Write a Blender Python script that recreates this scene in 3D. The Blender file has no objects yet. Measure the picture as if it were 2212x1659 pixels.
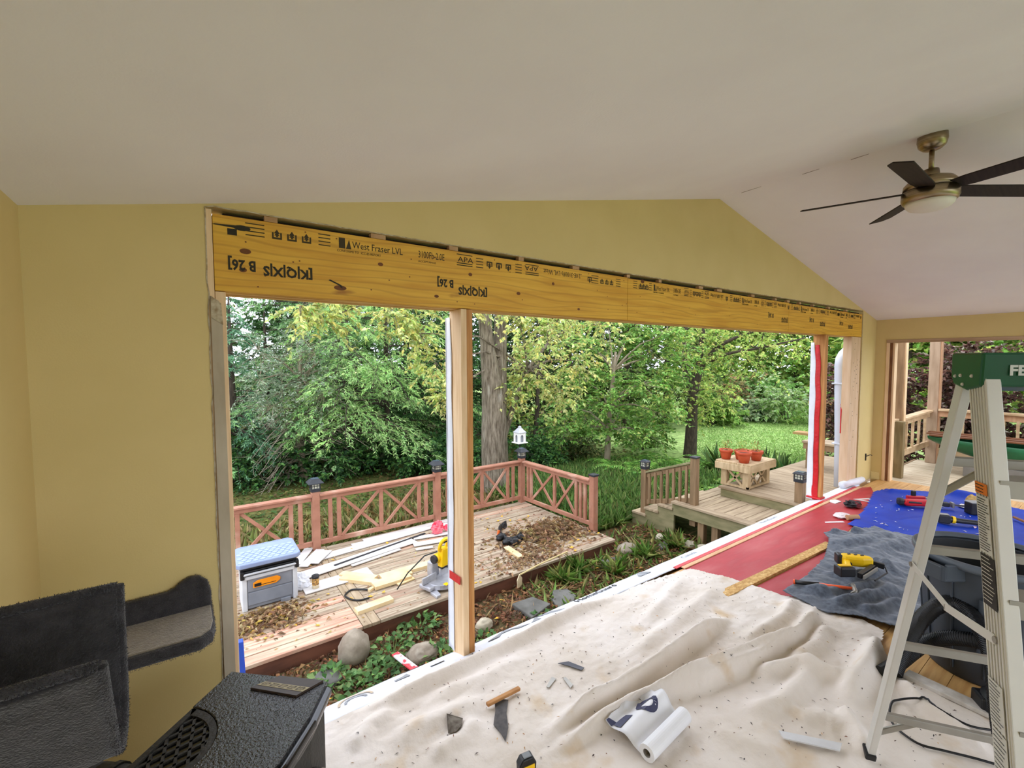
import bpy, bmesh, math, random
import numpy as np
from mathutils import Vector, Matrix, Euler
from mathutils import noise as mnoise
S=bpy.context.scene; COL=S.collection
rnd=random.Random(7); RNG=np.random.default_rng(7)
R=math.radians; PI=math.pi
# ---------------- camera ----------------
CAMZ=1.78; FPX=977.08; YAW=R(35.647); PIT=R(3.113); ROL=R(-.174)
fw=Vector((math.sin(YAW)*math.cos(PIT),math.cos(YAW)*math.cos(PIT),-math.sin(PIT)))
rt=Vector((math.cos(YAW),-math.sin(YAW),0)); up=rt.cross(fw)
rt,up=rt*math.cos(ROL)+up*math.sin(ROL),-rt*math.sin(ROL)+up*math.cos(ROL)
cam=bpy.data.cameras.new('camera'); co=bpy.data.objects.new('camera',cam); COL.objects.link(co)
cam.sensor_width=36; cam.sensor_fit='HORIZONTAL'; cam.lens=FPX/2212*36; cam.clip_start=.05; cam.clip_end=400
M=Matrix((rt,up,-fw)).transposed().to_4x4(); M.translation=(0,0,CAMZ); co.matrix_world=M
S.camera=co
# ---------------- world, light, exposure ----------------
w=bpy.data.worlds.new('overcast_sky'); S.world=w; w.use_nodes=True
nt=w.node_tree; nt.nodes.clear()
wo=nt.nodes.new('ShaderNodeOutputWorld'); bg=nt.nodes.new('ShaderNodeBackground')
bg.inputs[0].default_value=(.90,.955,1.09,1); bg.inputs[1].default_value=3.3
nt.links.new(bg.outputs[0],wo.inputs[0])
S.view_settings.view_transform='Standard'; S.view_settings.look='None'; S.view_settings.gamma=1
S.view_settings.use_curve_mapping=False; S.view_settings.exposure=0.0
S.cycles.max_bounces=8; S.cycles.diffuse_bounces=5; S.cycles.glossy_bounces=3; S.cycles.transmission_bounces=4
S.cycles.sample_clamp_indirect=6
def lamp(name,loc,power,col=(1,.84,.66),rad=.12):
    l=bpy.data.lights.new(name,'POINT'); l.energy=power; l.color=col; l.shadow_soft_size=rad
    o=bpy.data.objects.new(name,l); COL.objects.link(o); o.location=loc; return o
# ---------------- measuring: a pixel of the photo as a point on a plane of the room ----------------
def at(px,py,x=None,y=None,z=None):
    v=rt*(px-1106)/FPX-up*(py-829.5)/FPX+fw
    if z is not None: t=(z-CAMZ)/v.z
    elif y is not None: t=y/v.y
    else: t=x/v.x
    return Vector((0,0,CAMZ))+v*t
def far(px,dist,z=0):
    v=rt*(px-1106)/FPX+fw; h=Vector((v.x,v.y,0)).normalized(); return Vector((h.x*dist,h.y*dist,z))
# ---------------- colour and materials ----------------
def lin(c):
    f=lambda u:(u/255/12.92) if u<=10.3 else ((u/255+.055)/1.055)**2.4
    return (f(c[0]),f(c[1]),f(c[2]),1)
MATS={}
def mat(name,c,c2=None,rough=.6,metal=0,scale=8,stretch=(1,1,1),detail=5,bump=0,bscale=None,spec=.4,lo=.35,hi=.65,c3=None,c3scale=2,c3lo=.6,c3hi=.7,c3stretch=None,trans=0,coord='Object',sheen=0,coat=0,bdist=.02):
    if name in MATS: return MATS[name]
    m=bpy.data.materials.new(name); m.use_nodes=True; n=m.node_tree; N=n.nodes; L=n.links
    b=N['Principled BSDF']; b.inputs['Roughness'].default_value=rough; b.inputs['Metallic'].default_value=metal
    b.inputs['Specular IOR Level'].default_value=spec; b.inputs['Base Color'].default_value=lin(c)
    if sheen: b.inputs['Sheen Weight'].default_value=sheen; b.inputs['Sheen Roughness'].default_value=.5
    if coat: b.inputs['Coat Weight'].default_value=coat; b.inputs['Coat Roughness'].default_value=.1
    if trans: b.inputs['Transmission Weight'].default_value=trans
    tc=N.new('ShaderNodeTexCoord')
    def nz(sc,st,dt):
        mp=N.new('ShaderNodeMapping'); mp.inputs['Scale'].default_value=st; L.new(tc.outputs[coord],mp.inputs[0])
        t=N.new('ShaderNodeTexNoise'); t.inputs['Scale'].default_value=sc; t.inputs['Detail'].default_value=dt; L.new(mp.outputs[0],t.inputs[0]); return t
    def mix(fac,a,bb):
        x=N.new('ShaderNodeMix'); x.data_type='RGBA'; L.new(fac,x.inputs[0])
        for s,i in ((a,6),(bb,7)):
            if isinstance(s,tuple): x.inputs[i].default_value=s
            else: L.new(s,x.inputs[i])
        return x.outputs[2]
    def ramp(src,lo,hi):
        r=N.new('ShaderNodeMapRange'); r.inputs[1].default_value=lo; r.inputs[2].default_value=hi; L.new(src,r.inputs[0]); return r.outputs[0]
    cur=lin(c)
    if c2:
        t=nz(scale,stretch,detail); cur=mix(ramp(t.outputs[0],lo,hi),lin(c),lin(c2)); L.new(cur,b.inputs['Base Color'])
    if c3:
        t=nz(c3scale,c3stretch or stretch,4); cur=mix(ramp(t.outputs[0],c3lo,c3hi),cur,lin(c3)); L.new(cur,b.inputs['Base Color'])
    if bump:
        t=nz(bscale or scale,stretch,3); bp=N.new('ShaderNodeBump'); bp.inputs['Strength'].default_value=bump; bp.inputs['Distance'].default_value=bdist
        L.new(t.outputs[0],bp.inputs['Height']); L.new(bp.outputs[0],b.inputs['Normal'])
    MATS[name]=m; return m
def leafmat(name,trans=.42,rough=.6):
    if name in MATS: return MATS[name]
    m=bpy.data.materials.new(name); m.use_nodes=True; N=m.node_tree.nodes; L=m.node_tree.links; b=N['Principled BSDF']
    a=N.new('ShaderNodeAttribute'); a.attribute_name='Col'; L.new(a.outputs[0],b.inputs['Base Color'])
    b.inputs['Roughness'].default_value=rough; b.inputs['Specular IOR Level'].default_value=.25
    t=N.new('ShaderNodeBsdfTranslucent'); L.new(a.outputs[0],t.inputs[0])
    x=N.new('ShaderNodeMixShader'); x.inputs[0].default_value=trans; L.new(b.outputs[0],x.inputs[1]); L.new(t.outputs[0],x.inputs[2])
    L.new(x.outputs[0],N['Material Output'].inputs[0]); MATS[name]=m; return m
# ---------------- object helpers ----------------
WM={}
def link(o,parent=None):
    COL.objects.link(o)
    if parent is not None: o.parent=parent
    return o
def tag(o,label=None,cat=None,group=None,kind=None):
    for k,v in (('label',label),('category',cat),('group',group),('kind',kind)):
        if v: o[k]=v
    return o
def thing(name,label,cat,loc=(0,0,0),rot=(0,0,0),group=None):
    o=bpy.data.objects.new(name,None); o.empty_display_size=.1; o.location=loc; o.rotation_euler=rot; link(o)
    WM[o.name]=Matrix.LocRotScale(Vector(loc),Euler(rot),None); return tag(o,label,cat,group)
def basis(z,xh=None):
    z=Vector(z).normalized(); xh=Vector(xh) if xh is not None else (Vector((1,0,0)) if abs(z.x)<.9 else Vector((0,1,0)))
    y=z.cross(xh).normalized(); x=y.cross(z); return Matrix((x,y,z)).transposed()
def ss(a,b,x):
    t=min(1,max(0,(x-a)/(b-a))); return t*t*(3-2*t)
class MB:
    def __init__(s): s.v=[]; s.f=[]
    def add(s,vs,fs):
        o=len(s.v); s.v+=[Vector(p) for p in vs]; s.f+=[[i+o for i in f] for f in fs]; return s
    def box(s,x0,x1,y0,y1,z0,z1,m=None):
        vs=[Vector((x,y,z)) for z in (z0,z1) for x,y in ((x0,y0),(x1,y0),(x1,y1),(x0,y1))]
        if m is not None: vs=[m@p for p in vs]
        return s.add(vs,[(3,2,1,0),(4,5,6,7),(0,1,5,4),(1,2,6,5),(2,3,7,6),(3,0,4,7)])
    def cbox(s,c,size,rot=None):
        a,b,d=size[0]/2,size[1]/2,size[2]/2
        m=Matrix.Translation(Vector(c))
        if rot is not None: m=m@(rot.to_4x4() if isinstance(rot,Matrix) else Euler(rot).to_matrix().to_4x4())
        return s.box(-a,a,-b,b,-d,d,m)
    def beam(s,p,q,wd,th,upv=(0,0,1)):
        p=Vector(p); q=Vector(q); d=(q-p); L=d.length; d=d/L; u=Vector(upv); x=d.cross(u)
        if x.length<1e-4: x=d.cross(Vector((1,0,0)))
        x.normalize(); u=x.cross(d)
        m=Matrix((d,x,u)).transposed().to_4x4(); m.translation=p
        return s.box(0,L,-wd/2,wd/2,-th/2,th/2,m)
    def prism(s,poly,h0,h1,m=None):
        n=len(poly); vs=[Vector((p[0],p[1],h)) for h in (h0,h1) for p in poly]
        if m is not None: vs=[m@p for p in vs]
        return s.add(vs,[list(range(n))[::-1],list(range(n,2*n))]+[(i,(i+1)%n,(i+1)%n+n,i+n) for i in range(n)])
    def tube(s,pts,r,n=8,cap=True):
        pts=[Vector(p) for p in pts]; rs=r if isinstance(r,(list,tuple)) else [r]*len(pts); vs=[];fs=[]; ref=None
        for i,p in enumerate(pts):
            t=(pts[min(i+1,len(pts)-1)]-pts[max(i-1,0)]).normalized()
            if ref is None: ref=Vector((0,0,1)) if abs(t.z)<.9 else Vector((1,0,0))
            x=t.cross(ref)
            if x.length<1e-5: x=t.cross(Vector((0,1,0)))
            x.normalize(); y=x.cross(t); ref=y
            for k in range(n):
                a=2*PI*k/n; vs.append(p+(x*math.cos(a)+y*math.sin(a))*rs[i])
        for i in range(len(pts)-1):
            for k in range(n): fs.append((i*n+k,i*n+(k+1)%n,(i+1)*n+(k+1)%n,(i+1)*n+k))
        if cap: fs+= [list(range(n)),list(range((len(pts)-1)*n,len(pts)*n))[::-1]]
        return s.add(vs,fs)
    def lathe(s,prof,n=24,m=None,cap=True):
        vs=[];fs=[]
        for r,z in prof:
            for k in range(n):
                a=2*PI*k/n; p=Vector((r*math.cos(a),r*math.sin(a),z)); vs.append(m@p if m is not None else p)
        for i in range(len(prof)-1):
            for k in range(n): fs.append((i*n+k,i*n+(k+1)%n,(i+1)*n+(k+1)%n,(i+1)*n+k))
        if cap: fs+=[list(range(n))[::-1],list(range((len(prof)-1)*n,len(prof)*n))]
        return s.add(vs,fs)
    def ball(s,c,r,n=10,m=8,jit=0,rg=None):
        r=(r,r,r) if isinstance(r,(int,float)) else r; vs=[];fs=[]
        for i in range(m+1):
            th=PI*i/m
            for k in range(n):
                a=2*PI*k/n; d=Vector((math.sin(th)*math.cos(a),math.sin(th)*math.sin(a),math.cos(th)))
                q=1+(jit*mnoise.noise(d*1.6+Vector(c)*7)*2 if jit else 0)
                vs.append(Vector(c)+Vector((d.x*r[0]*q,d.y*r[1]*q,d.z*r[2]*q)))
        for i in range(m):
            for k in range(n): fs.append((i*n+k,(i+1)*n+k,(i+1)*n+(k+1)%n,i*n+(k+1)%n))
        return s.add(vs,fs)
    def grid(s,nx,ny,fn):
        vs=[fn(i/(nx-1),j/(ny-1)) for j in range(ny) for i in range(nx)]
        return s.add(vs,[(j*nx+i,j*nx+i+1,(j+1)*nx+i+1,(j+1)*nx+i) for j in range(ny-1) for i in range(nx-1)])
    def build(s,name,m,parent=None,local=False,smooth=False,bevel=0,seg=2,solid=0,sub=0,weld=False):
        vs=s.v
        if parent is not None and not local:
            iv=WM[parent.name].inverted() if parent.name in WM else None
            if iv is not None: vs=[iv@p for p in vs]
        me=bpy.data.meshes.new(name); me.from_pydata([tuple(p) for p in vs],[],s.f); me.materials.append(m)
        bm=bmesh.new(); bm.from_mesh(me)
        if weld: bmesh.ops.remove_doubles(bm,verts=bm.verts,dist=1e-4)
        bmesh.ops.recalc_face_normals(bm,faces=bm.faces); bm.to_mesh(me); bm.free()
        if smooth: me.polygons.foreach_set('use_smooth',[True]*len(me.polygons))
        o=bpy.data.objects.new(name,me); link(o,parent)
        if parent is not None and parent.name in WM: WM[o.name]=WM[parent.name]
        if bevel: md=o.modifiers.new('bevel','BEVEL'); md.width=bevel; md.segments=seg; md.limit_method='ANGLE'; md.angle_limit=R(40)
        if solid: md=o.modifiers.new('solid','SOLIDIFY'); md.thickness=solid; md.offset=0
        if sub: md=o.modifiers.new('sub','SUBSURF'); md.levels=sub; md.render_levels=sub
        return o
def struct(o): o['kind']='structure'; return o
def copytree(o,loc=None,rotz=None,label=None):
    c=o.copy(); COL.objects.link(c)
    for ch in o.children:
        d=ch.copy(); COL.objects.link(d); d.parent=c
        for g in ch.children: e=g.copy(); COL.objects.link(e); e.parent=d
    if loc is not None: c.location=loc
    if rotz is not None: c.rotation_euler=(0,0,rotz)
    if label: c['label']=label
    return c
def textmesh(name,body,size,m,mw,parent=None,kind='stuff',xs=1,th=.0004,bold=0,align='LEFT',sp=1):
    cu=bpy.data.curves.new('t','FONT'); cu.body=body; cu.size=size; cu.extrude=th; cu.offset=bold; cu.resolution_u=2; cu.align_x=align; cu.space_character=sp
    o=bpy.data.objects.new('t',cu); COL.objects.link(o); dg=bpy.context.evaluated_depsgraph_get()
    me=bpy.data.meshes.new_from_object(o.evaluated_get(dg)); bpy.data.objects.remove(o); bpy.data.curves.remove(cu)
    iv=WM[parent.name].inverted() if parent is not None and parent.name in WM else Matrix()
    me.transform(iv@mw@Matrix.Diagonal((xs,1,1,1))); me.materials.clear(); me.materials.append(m)
    o=bpy.data.objects.new(name,me); link(o,parent)
    if kind: o['kind']=kind
    return o
def frame(o,x,y):   # matrix from an origin and the two in-plane axes
    x=Vector(x).normalized(); y=Vector(y).normalized(); z=x.cross(y); m=Matrix((x,y,z)).transposed().to_4x4(); m.translation=Vector(o); return m
def leafmesh(name,pos,dr,nr,L,W,cols,curl=.15):
    n=len(pos); L=np.broadcast_to(np.asarray(L,float),(n,))[:,None]; W=np.broadcast_to(np.asarray(W,float),(n,))[:,None]
    dr=dr/np.maximum(np.linalg.norm(dr,axis=1,keepdims=True),1e-6); sd=np.cross(dr,nr); sd/=np.maximum(np.linalg.norm(sd,axis=1,keepdims=True),1e-6); u=np.cross(sd,dr)
    V=np.empty((n,4,3)); V[:,0]=pos; V[:,1]=pos+dr*L*.45+sd*W/2+u*W*curl; V[:,2]=pos+dr*L-u*L*curl; V[:,3]=pos+dr*L*.45-sd*W/2+u*W*curl
    me=bpy.data.meshes.new(name); me.vertices.add(4*n); me.vertices.foreach_set('co',V.astype(np.float32).ravel())
    me.loops.add(6*n); me.polygons.add(2*n)
    b=(np.arange(n)*4)[:,None]; idx=(b+np.array([[0,1,2,0,2,3]])).ravel().astype(np.int32)
    me.loops.foreach_set('vertex_index',idx); me.polygons.foreach_set('loop_start',(np.arange(2*n)*3).astype(np.int32))
    me.update(calc_edges=True)
    a=me.color_attributes.new('Col','FLOAT_COLOR','POINT'); c=np.ones((n,4,4),np.float32); c[:,:,:3]=cols[:,None,:]; a.data.foreach_set('color',c.ravel())
    return me
def leafobj(name,args,m,parent=None,curl=.15,kind='stuff',world=False):
    if world and parent is not None: args=(args[0]-np.array(WM[parent.name].translation),)+tuple(args[1:])
    me=leafmesh(name,*args,curl=curl); me.materials.append(m); o=bpy.data.objects.new(name,me); link(o,parent)
    if kind: o['kind']=kind
    return o
def palette(n,cols,wts,var=.18,rg=RNG):
    P=np.array([lin(c)[:3] for c in cols]); i=rg.choice(len(cols),n,p=np.array(wts)/sum(wts))
    return np.clip(P[i]*(1+rg.normal(0,var,(n,1)))*(1+rg.normal(0,.06,(n,3))),.002,.9)
def unit(a): return a/np.maximum(np.linalg.norm(a,axis=-1,keepdims=True),1e-6)
def gz(x,y):   # height of the garden ground
    b=-.84-.26*ss(6.3,9,y)*(1-ss(9,13,x))-.12*ss(6,12,x)
    b+=.12*(1-ss(2.5,3.4,y))*(1-ss(5.5,6,x))
    b+=.5*ss(18,34,math.hypot(x,y))+.45*ss(10.4,11.2,x)*(1-ss(3,6,y))
    return b+.03*mnoise.noise(Vector((x*.8,y*.8,0)))
# ---------------- materials ----------------
m_wall=mat('yellow_paint',(214,191,132),(210,187,127),rough=.55,scale=3,bump=.04,bscale=160,spec=.3)
m_ceil=mat('ceiling_paint',(238,235,232),(234,230,228),rough=.8,scale=2,bump=.05,bscale=120,spec=.2)
m_gyp=mat('torn_gypsum',(196,184,160),(150,130,100),rough=.9,scale=40)
m_lvl=mat('laminated_veneer',(228,178,62),(210,154,46),rough=.55,scale=3,stretch=(.7,1,9),detail=8,c3=(150,92,28),c3scale=1.6,c3stretch=(1.6,1,5),c3lo=.68,c3hi=.78)
def add_grain(m,col,scale=14,dist=5,st=(.22,1,1),amt=.35):   # thin wavy growth rings
    N=m.node_tree.nodes; L=m.node_tree.links; b=N['Principled BSDF']; src=b.inputs['Base Color'].links[0].from_socket
    tc=N.new('ShaderNodeTexCoord'); mp=N.new('ShaderNodeMapping'); mp.inputs['Scale'].default_value=st; L.new(tc.outputs['Object'],mp.inputs[0])
    w_=N.new('ShaderNodeTexWave'); w_.bands_direction='Z'; w_.inputs['Scale'].default_value=scale; w_.inputs['Distortion'].default_value=dist; w_.inputs['Detail'].default_value=2; w_.inputs['Detail Scale'].default_value=.6; L.new(mp.outputs[0],w_.inputs[0])
    r=N.new('ShaderNodeMapRange'); r.inputs[1].default_value=.78; r.inputs[2].default_value=1; r.inputs[3].default_value=0; r.inputs[4].default_value=amt; L.new(w_.outputs['Fac'],r.inputs[0])
    x=N.new('ShaderNodeMix'); x.data_type='RGBA'; L.new(r.outputs[0],x.inputs[0]); L.new(src,x.inputs[6]); x.inputs[7].default_value=lin(col); L.new(x.outputs[2],b.inputs['Base Color'])
add_grain(m_lvl,(160,108,36),scale=9,dist=14,st=(.16,1,1),amt=.32)
m_lvle=mat('veneer_edge',(232,196,128),(190,140,70),rough=.6,scale=120,stretch=(.02,1,1))
m_ink=mat('black_ink',(62,50,24),rough=.7); m_ink2=mat('dark_ink',(44,38,24),rough=.7)
m_stud=mat('spruce_stud',(238,208,168),(222,186,142),rough=.65,scale=7,stretch=(6,6,.5),detail=6,c3=(120,74,40),c3scale=6,c3stretch=(1,1,.5),c3lo=.72,c3hi=.78)
m_studo=mat('amber_stud',(205,150,88),(176,116,58),rough=.6,scale=7,stretch=(6,6,.5),detail=6,c3=(100,56,26),c3scale=6,c3stretch=(1,1,.5),c3lo=.71,c3hi=.77)
m_studp=mat('pale_sheathing',(222,192,158),(210,176,138),rough=.7,scale=5,stretch=(4,4,.6))
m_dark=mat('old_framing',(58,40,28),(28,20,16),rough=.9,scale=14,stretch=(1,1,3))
m_shim=mat('raw_pine',(196,160,120),(176,136,96),rough=.7,scale=9)
m_grime=mat('dusty_edge',(190,178,158),(168,154,132),rough=.8,scale=10,stretch=(1,1,.3))
m_wrap=mat('house_wrap',(236,238,244),(224,227,235),rough=.45,scale=6,bump=.15,bscale=14,spec=.4)
m_red=mat('red_tape',(214,28,36),(190,18,28),rough=.35,scale=10,bump=.2,bscale=30)
m_memb=mat('red_membrane',(180,46,52),(164,32,40),rough=.5,scale=3,stretch=(1,4,1),spec=.3,c3=(190,84,84),c3scale=1.5,c3lo=.5,c3hi=.75,bump=.1,bscale=6)
m_plank=mat('plank_floor',(214,170,108),(192,144,84),rough=.5,scale=5,stretch=(.6,8,1),detail=6,spec=.45,c3=(170,130,84),c3scale=3,c3lo=.6,c3hi=.8)
m_black=mat('black_plastic',(22,22,24),(30,30,32),rough=.4,scale=20)
m_alu=mat('aluminium',(216,214,208),(206,203,197),rough=.5,metal=.2,scale=3,spec=.5)
m_alud=mat('dull_aluminium',(168,164,156),(154,150,142),rough=.5,metal=.7,scale=8)
m_nick=mat('brushed_nickel',(170,152,124),(146,128,102),rough=.32,metal=1,scale=3,stretch=(1,1,60))
m_white=mat('white_plastic',(238,236,230),rough=.4)
# ---------------- room shell ----------------
WY=2.294; XL,XR=-.459,8.2; RX,RZ=3.964,3.222; ZL,ZR=2.318,2.334
XZ=Matrix(((1,0,0,0),(0,0,-1,0),(0,1,0,0),(0,0,0,1)))   # (x,z,h) -> (x,-h,z)
YZ=Matrix(((0,0,1,0),(1,0,0,0),(0,1,0,0),(0,0,0,1)))    # (y,z,h) -> (h,y,z)
jag=[]
for i in range(90): t=i/89; jag.append((.083+.006*mnoise.noise(Vector((0,t*30,3))),2.413*t))
for i in range(1,260): t=i/259; jag.append((.083+7.557*t,2.420+.016*ss(.2,1,t)+.0045*mnoise.noise(Vector((t*130,1,0)))+.003*mnoise.noise(Vector((t*420,5,0)))))
for i in range(1,60): t=i/59; jag.append((7.64+.004*mnoise.noise(Vector((9,t*20,3))),2.434*(1-t)))
b=MB(); b.prism([(XL,0)]+jag+[(XR,0),(XR,ZR),(RX,RZ),(XL,ZL)],-WY-.115,-WY,XZ)
wall=struct(b.build('wall_front',m_wall))
b=MB(); n=len(jag)
for k,(x,z) in enumerate(jag):
    a=jag[max(k-1,0)]; c=jag[min(k+1,n-1)]; d=Vector((c[0]-a[0],0,c[1]-a[1])).normalized(); nr=Vector((-d.z,0,d.x)); q=.004+.003*abs(mnoise.noise(Vector((k*.7,0,0))))
    b.v+=[Vector((x,WY-.001,z)),Vector((x,WY-.0025,z))+nr*q]
b.f=[(2*k,2*k+2,2*k+3,2*k+1) for k in range(n-1)]
o=b.build('gypsum_edge',m_gyp,wall); o['kind']='stuff'
b=MB(); b.box(XL-.12,XL,-3.2,WY,0,ZL+.05); struct(b.build('wall_left',m_wall))
b=MB(); b.prism([(WY,-.1),(2.165,-.1),(2.165,2.045),(-1.6,2.045),(-1.6,-.1),(-3.2,-.1),(-3.2,ZR+.02),(WY,ZR+.02)],XR,XR+.13,YZ); wr=struct(b.build('wall_right',m_wall))
cz=MB(); cz.prism([(XL-.12,ZL-.0245),(RX,RZ),(XR+.2,ZR-.042),(XR+.2,ZR+.2),(RX,RZ+.24),(XL-.12,ZL+.22)],-WY-.1,3.2,XZ)
ceil=struct(cz.build('ceiling',m_ceil))
# hairline cracks along the ridge joint
m_crack=mat('crack_shadow',(120,104,92),rough=1)
for (y0,y1) in ((2.1,1.93),(1.62,1.5),(1.3,1.19),(.35,.25)):
    c=MB(); c.beam((RX+.004,y0,RZ-.0012),(RX-.004,y1,RZ-.0012),.004,.002); c.build('joint_crack',m_crack,ceil)
b=MB(); b.box(XL,XR+.13,-3.2,2.24,-.25,-.02); b.box(XL,XR,2.24,2.45,-.42,-.075); fl=struct(b.build('floor',mat('subfloor',(190,150,100),(170,130,84),rough=.8,scale=4)))
r=random.Random(3); y=-.4; row=0
while y<2.2:
    x=2.9-r.random()*.9; h=min(.118,2.235-y)
    while x<XR:
        L=.7+r.random()*1.1; x1=min(x+L,XR+.12)
        if x1>2.9: p=MB(); p.box(max(x,2.6)+.0012,x1-.0012,y+.0012,y+h-.0012,-.02,-.0004*r.random()); p.build('floorboard',m_plank,fl)
        x+=L
    y+=.1185; row+=1
b=MB(); b.box(XL,XR,-3.2,-.4,-.02,0); b.box(XL,2.59,-.4,2.24,-.02,0); b.build('bounce_floor',mat('pale_bounce',(206,206,204),(192,192,190),rough=.8,scale=3),fl)  # mostly unseen floor, made pale to bounce neutral light up to the ceiling
# sill: house wrap folded over the rim
def sill(u,v):
    pr=[(2.236,.007),(2.29,.007),(2.36,-.012),(2.42,-.035),(2.462,-.066),(2.474,-.11),(2.478,-.24),(2.482,-.44)]
    k=v*(len(pr)-1); i=min(int(k),len(pr)-2); f=k-i; x=.13+u*7.47
    yy=pr[i][0]*(1-f)+pr[i+1][0]*f; zz=pr[i][1]*(1-f)+pr[i+1][1]*f
    return Vector((x,yy+.006*mnoise.noise(Vector((x*3,v*2,0))),zz+.004*mnoise.noise(Vector((x*5,v*3,4)))))
b=MB(); b.grid(160,15,sill)
sw=b.build('sill_wrap',m_wrap,None,smooth=True,solid=.001); tag(sw,'white house wrap sheet with grey block letters folded over the floor edge','house wrap')
m_gray=mat('grey_print',(150,152,156),rough=.5); m_blk=mat('black_print',(40,42,50),rough=.5); m_tan=mat('tan_print',(196,176,150),rough=.5)
def onsill(o):   # lay flat print onto the curved sheet
    for v in o.data.vertices:
        q=min(1,max(0,(v.co.y-2.236)/.246)); lo=[(2.236,.007),(2.29,.007),(2.36,-.012),(2.42,-.035),(2.462,-.066),(2.474,-.11)]
        for a,c in zip(lo,lo[1:]):
            if a[0]<=v.co.y<=c[0]: f=(v.co.y-a[0])/(c[0]-a[0]); v.co.z+=a[1]*(1-f)+c[1]*f+.005; break
def sl(x,y,body,size,m,xs=1,bold=0,sp=1):
    o=textmesh('printed_lettering',body,size,m,frame((x,y,0),(1,0,0),(0,1,0)),sw,xs=xs,bold=bold,sp=sp); onsill(o)
sl(.80,2.352,'TITAN',.155,m_gray,xs=2.6,bold=.009,sp=1.22); sl(2.28,2.352,'HomeGuard',.08,m_blk,xs=1.05,bold=.001); sl(2.95,2.335,'II',.14,m_gray,xs=2.2,bold=.008)
sl(1.33,2.25,'kel',.05,m_blk); sl(3.55,2.32,'Canada',.07,m_gray); sl(5.0,2.33,'HomeGuard',.07,m_gray)
for rr in (.055,.085):
    c=MB()
    for k in range(14):
        a0=PI*k/14; a1=PI*(k+1)/14
        c.add([(.66+q*math.cos(a)*1.1,2.33+q*math.sin(a)*.95,.0) for a,q in ((a0,rr-.013),(a1,rr-.013),(a1,rr),(a0,rr))],[(0,1,2,3)])
    o=c.build('round_emblem',m_gray if rr<.06 else m_tan,sw); o['kind']='stuff'; onsill(o)
# plywood strip, red tape band
b=MB(); b.box(3.36,7.5,2.185,2.222,.004,.011); tag(b.build('plywood_strip',mat('strip_ply',(222,178,138),(206,156,112),rough=.7,scale=9,stretch=(.5,4,1))),'narrow bare plywood strip along the red membrane edge','strip')
b=MB(); b.box(3.3,7.45,2.224,2.258,.008,.0125); tag(b.build('sill_tape',m_red),'long red tape band beside the white house wrap sill','tape')
def sheet(name,poly,z,m,label,cat,th=.003,amp=.004,fr=3):
    b=MB(); b.prism(poly,z,z+th); o=b.build(name,m); return tag(o,label,cat)
sheet('membrane_sheet',[(3.33,2.183),(7.5,2.183),(7.62,2.12),(7.0,1.88),(6.3,1.75),(5.7,1.72),(5.05,1.66),(4.86,1.725),(3.43,1.80),(3.3,1.95)],.001,m_memb,'wide faded red membrane sheet behind the chipboard strip','membrane')
sheet('membrane_sheet',[(3.25,1.70),(4.87,1.63),(4.95,1.62),(4.2,1.53),(3.55,1.44),(3.3,1.42)],.001,m_memb,'narrow red membrane piece in front of the chipboard strip','membrane')
m_osb=mat('chipboard',(216,176,112),(184,138,74),rough=.75,scale=60,stretch=(.5,1,1),detail=2,c3=(236,208,150),c3scale=45)
b=MB(); b.prism([(3.2,1.72),(4.93,1.628),(4.925,1.708),(3.2,1.80)],.002,.024); tag(b.build('chipboard_strip',m_osb,bevel=.001),'long chipboard strip lying on the red membrane','board')
# ---------------- beam ----------------
bm_=thing('laminated_beam','long yellow laminated veneer beam printed with black marks over the opening','beam',(0,2.3,2.075))
BZ0,BZ1=2.075,2.394; segs=[(.106,2.7265),(2.7295,5.40),(5.403,7.622)]
SEG=[]
for k,(a,c) in enumerate(segs):
    b=MB(); b.box(a,c,2.297,2.340,BZ0,BZ1-.004*k); SEG.append(b.build('face_ply',m_lvl,bm_,bevel=.0015))
for k,(y0,dz) in enumerate(((2.342,-.004),(2.387,-.008))):
    b=MB(); b.box(.106,7.622,y0,y0+.042,BZ0+dz,BZ1); b.build('back_ply',m_lvle,bm_)
def lvl(px,py): return at(px,py,y=2.2965)
def btext(px,py,body,size,flip=False,xs=1,m=None,bold=0):
    p=lvl(px,py); 
    if flip: mw=frame(p,(-1,0,0),(0,0,-1))
    else: mw=frame(p,(1,0,0),(0,0,1))
    seg=SEG[0] if p.x<2.728 else SEG[1] if p.x<5.4 else SEG[2]
    textmesh('printed_lettering',body,size,m or m_ink2,mw,seg,xs=xs,bold=bold)
def bshape(p,polys,m=None):
    b=MB(); mw=frame(p,(1,0,0),(0,0,1))
    for q in polys: b.prism(q,0,.0005,mw)
    o=b.build('printed_mark',m or m_ink,SEG[0] if p.x<2.728 else SEG[1] if p.x<5.4 else SEG[2]); o['kind']='stuff'
def rect(x0,y0,x1,y1): return [(x0,y0),(x1,y0),(x1,y1),(x0,y1)]
def stripes(x,z,L,h): bshape(Vector((x,2.2965,z)),[rect(0,h*k/3,L,h*k/3+.0045) for k in range(4)])
def house(x,z,s,fl=1):
    f=lambda q:[(a*s,b*s*fl+(0 if fl>0 else s)) for a,b in q]
    bshape(Vector((x,2.2965,z)),[f(q) for q in (rect(0,0,.17,.74),rect(.17,0,.83,.2),rect(.83,0,1,.74),[(.2,.62),(.5,1.08),(.8,.62),(.62,.62),(.76,.4),(.6,.4),(.6,.24),(.4,.24),(.4,.4),(.24,.4),(.38,.62)])])
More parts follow.
